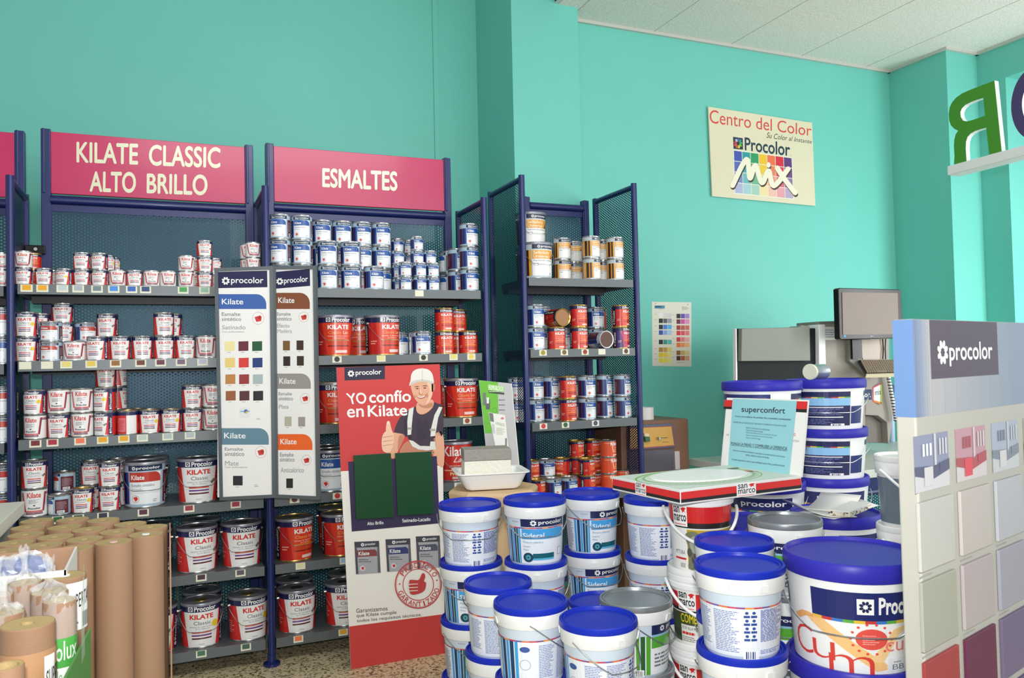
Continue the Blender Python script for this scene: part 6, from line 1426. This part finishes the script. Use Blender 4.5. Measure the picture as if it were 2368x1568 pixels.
for x, y, w, dd, k, lb in FILM:
    r = w/3.7524*dd/FPX/2; p = atd(*zr_(x, y), dd); z_ = p.z
    for _ in range(6):
        for q in fp:
            dx, dy = p.x-q[0], p.y-q[1]; d0 = math.hypot(dx, dy)
            if d0 < r+q[2]+.001: s = (r+q[2]+.001-d0)/max(d0, 1e-4); p = p+Vector((dx*s, dy*s, 0))
    fp.append((p.x, p.y, r))
    print('FILM', k, tuple(round(v, 3) for v in p), round(r, 3))
    t = thing('film_roll', lb, 'masking roll', (p.x, p.y, .02), 0, 'masking film rolls in the carton'); h = z_-.02
    MB().lathe([(r, 0), (r, h), (r*.96, h+.002)], 40, cap=False).build('paper_wrap', KRAFT, t)
    ri = .72 if k == 'tube' else .26
    MB().lathe([(r*.965, h-.003), (r*.965, h+.0015), (r*ri, h+.001), (r*ri*.98, h-.05), (.001, h-.05)], 40, cap=False).build('roll_end', KRAFTEND, t)
    a = Art(asp=1); ang = math.degrees(math.atan2(-p.x, p.y)); 
    if k == 'plain': MB().lathe([(r*.25, h-.02), (r*.25, h+.003), (.001, h+.003)], 16, cap=False).build('core_plug', WPLAST, t); a.rect(4, h-.105, 98, h-.008, WHITE, 1).text('SUPERTAPE', [(8, h-.034), (94, h-.022), (94, h-.052), (8, h-.064)], (50, 46, 50), 2, .01).code(50, h-.1, 84, h-.07); a.bars(2, h-.1, 40, h-.075, 3, (110, 110, 110), 2)
    if k == 'label': a.rect(34, h-.15, 66, h-.05, WHITE, 1).text('SUPERTAPE', [(38, h-.075), (120, h-.062), (120, h-.098), (38, h-.105)], (60, 56, 60), 2, .01); a.rect(-180, h-.085, 180, h-.04, (180, 136, 98), .5); a.bars(44, h-.14, 56, h-.115, 2, (120, 120, 120), 2)
    if k == 'green':
        a.rect(-42, h-.25, 70, h-.07, WHITE, 1).rect(-42, h-.115, 70, h-.062, (74, 166, 70), 2).text('Miarolux', [(-90, h-.07), (62, h-.066), (62, h-.1), (-90, h-.106)], WHITE, 3, .01).text('doble encolado', [(-50, h-.12), (110, h-.118), (110, h-.14), (-50, h-.142)], (90, 160, 90), 3)
        a.text('EXTRAFUERTE', [(-14, h-.147), (100, h-.143), (100, h-.16), (-14, h-.164)], (232, 120, 40), 3, .02).rect(8, h-.215, 60, h-.155, (170, 110, 60), 2); a.bars(12, h-.21, 58, h-.168, 4, (214, 180, 120), 3, .5); a.bars(-34, h-.245, 30, h-.222, 2, (150, 150, 150), 2)
    if a.e:
        lab = a.wrap('roll_label', PAPER, r, r, 0, 1, eps=.0003); o = link('label', lab, t); o.rotation_euler = (0, 0, math.radians(ang))
    if k in ('wrap', 'green'):
        mb = MB(); rr_ = random.Random(int(x)); secs = []
        for q_, (zz, f_) in enumerate(((h-.12, 1.035), (h-.02, 1.03), (h+.006, 1.0), (h+.012, .6), (h+.02, .22), (h+.045, .16), (h+.07, .34))):
            if k == 'green' and q_ > 3: break
            secs.append([(r*f_*(1+rr_.uniform(-.05, .03)*(q_ > 1)*2)*math.cos(i*2*PI/22), r*f_*(1+rr_.uniform(-.05, .03)*(q_ > 1)*2)*math.sin(i*2*PI/22), zz+rr_.uniform(-.008, .008)*(q_ > 1)) for i in range(22)])
        n = 22; vs = [v for s in secs for v in s]; fs = [(a_*n+i, a_*n+(i+1) % n, (a_+1)*n+(i+1) % n, (a_+1)*n+i) for a_ in range(len(secs)-1) for i in range(n)]
        MB().add(vs, fs).build('plastic_wrap', CLEAR, t)
# green-sided carton around the rolls
X1 = max(q[0]+q[2] for q in fp[:2])+.004; fe = onX(205, 1454, X1); ne = onX(146, 1568, X1)
gc_ = thing('roll_carton', 'brown carton with sloping green printed side around the film rolls', 'carton', (X1, fe.y, 0))
dn = ne.y-fe.y; lowz = ne.z-.1; dn2 = dn*1.5
MB().prism([(0, 0, 0), (0, 0, fe.z), (0, dn, ne.z), (0, dn2, lowz), (0, dn2, 0)], (.004, 0, 0)).build('green_side', mat('green_print_card', (84, 150, 70), .6), gc_, smooth=False)
MB().box(-.7, dn2, 0, 0, dn2+.004, lowz-.02).build('front_wall', CARD, gc_, smooth=False)
a = Art()
for k in range(4): a.rect(dn*.45+.016*k, ne.z-.06, dn*.45+.016*k+.008, ne.z+.05+.02*k, (206, 226, 196), 1)
a.ring(dn*.75, ne.z-.08, .026, .04, .2, (206, 226, 196), 1, 20)
link('side_print', a.mesh('side_print', PAPER, lambda u, v, L: (.0042+.0003*L, u, v)), gc_)
# blue and clear film packets in the white tray
for i, (x, y, r) in enumerate(((235, 590, .032), (50, 600, .03))):
    p = onY(*zr_(x, y), pf.y+dY*.55); t = thing('film_packet', ['crumpled blue and clear film packet in the white tray, nearer the corner', 'crumpled blue and clear film packet in the white tray at the picture edge'][i], 'packet', (p.x, pf.y+dY*.5, pf.z-.069), 0, 'film packets')
    for q_, m in ((0, mat('blue_film', (60, 90, 160), .25)), (1, CLEAR)):
        mb = MB(); rr_ = random.Random(i*3+q_); n, k_ = 22, 13; vs = []
        for a_ in range(k_):
            for b_ in range(n):
                th = PI*(a_+.02)/(k_-.96); ph = 2*PI*b_/n; s = r*(.86+.2*q_)*(1+rr_.uniform(-.16, .16)); vs.append((s*1.6*math.sin(th)*math.cos(ph), min(s, dY*.42)*.9*math.sin(th)*math.sin(ph), s*1.3*math.cos(th)+r*1.45))
        mb.add(vs, [(a_*n+b_, a_*n+(b_+1) % n, (a_+1)*n+(b_+1) % n, (a_+1)*n+b_) for a_ in range(k_-1) for b_ in range(n)]); mb.build('film', m, t, smooth=False)
# pale counter end at the far left
ca = onZ(*zoomtf(0, 1000, 2.761)(150, 445), 1.0)
cn = thing('side_counter', 'pale counter corner behind the paper rolls at the left picture edge', 'counter', (ca.x-.9, ca.y, 0))
MB().box(0, -.5, .96, .9, .02, 1.0).build('worktop', mat('cream_laminate', (216, 216, 204), .5), cn, smooth=False, bevel=.002)
MB().box(0, -.48, 0, .87, .0, .96).build('base', mat('grey_counter_base', (150, 156, 152), .6), cn, smooth=False)
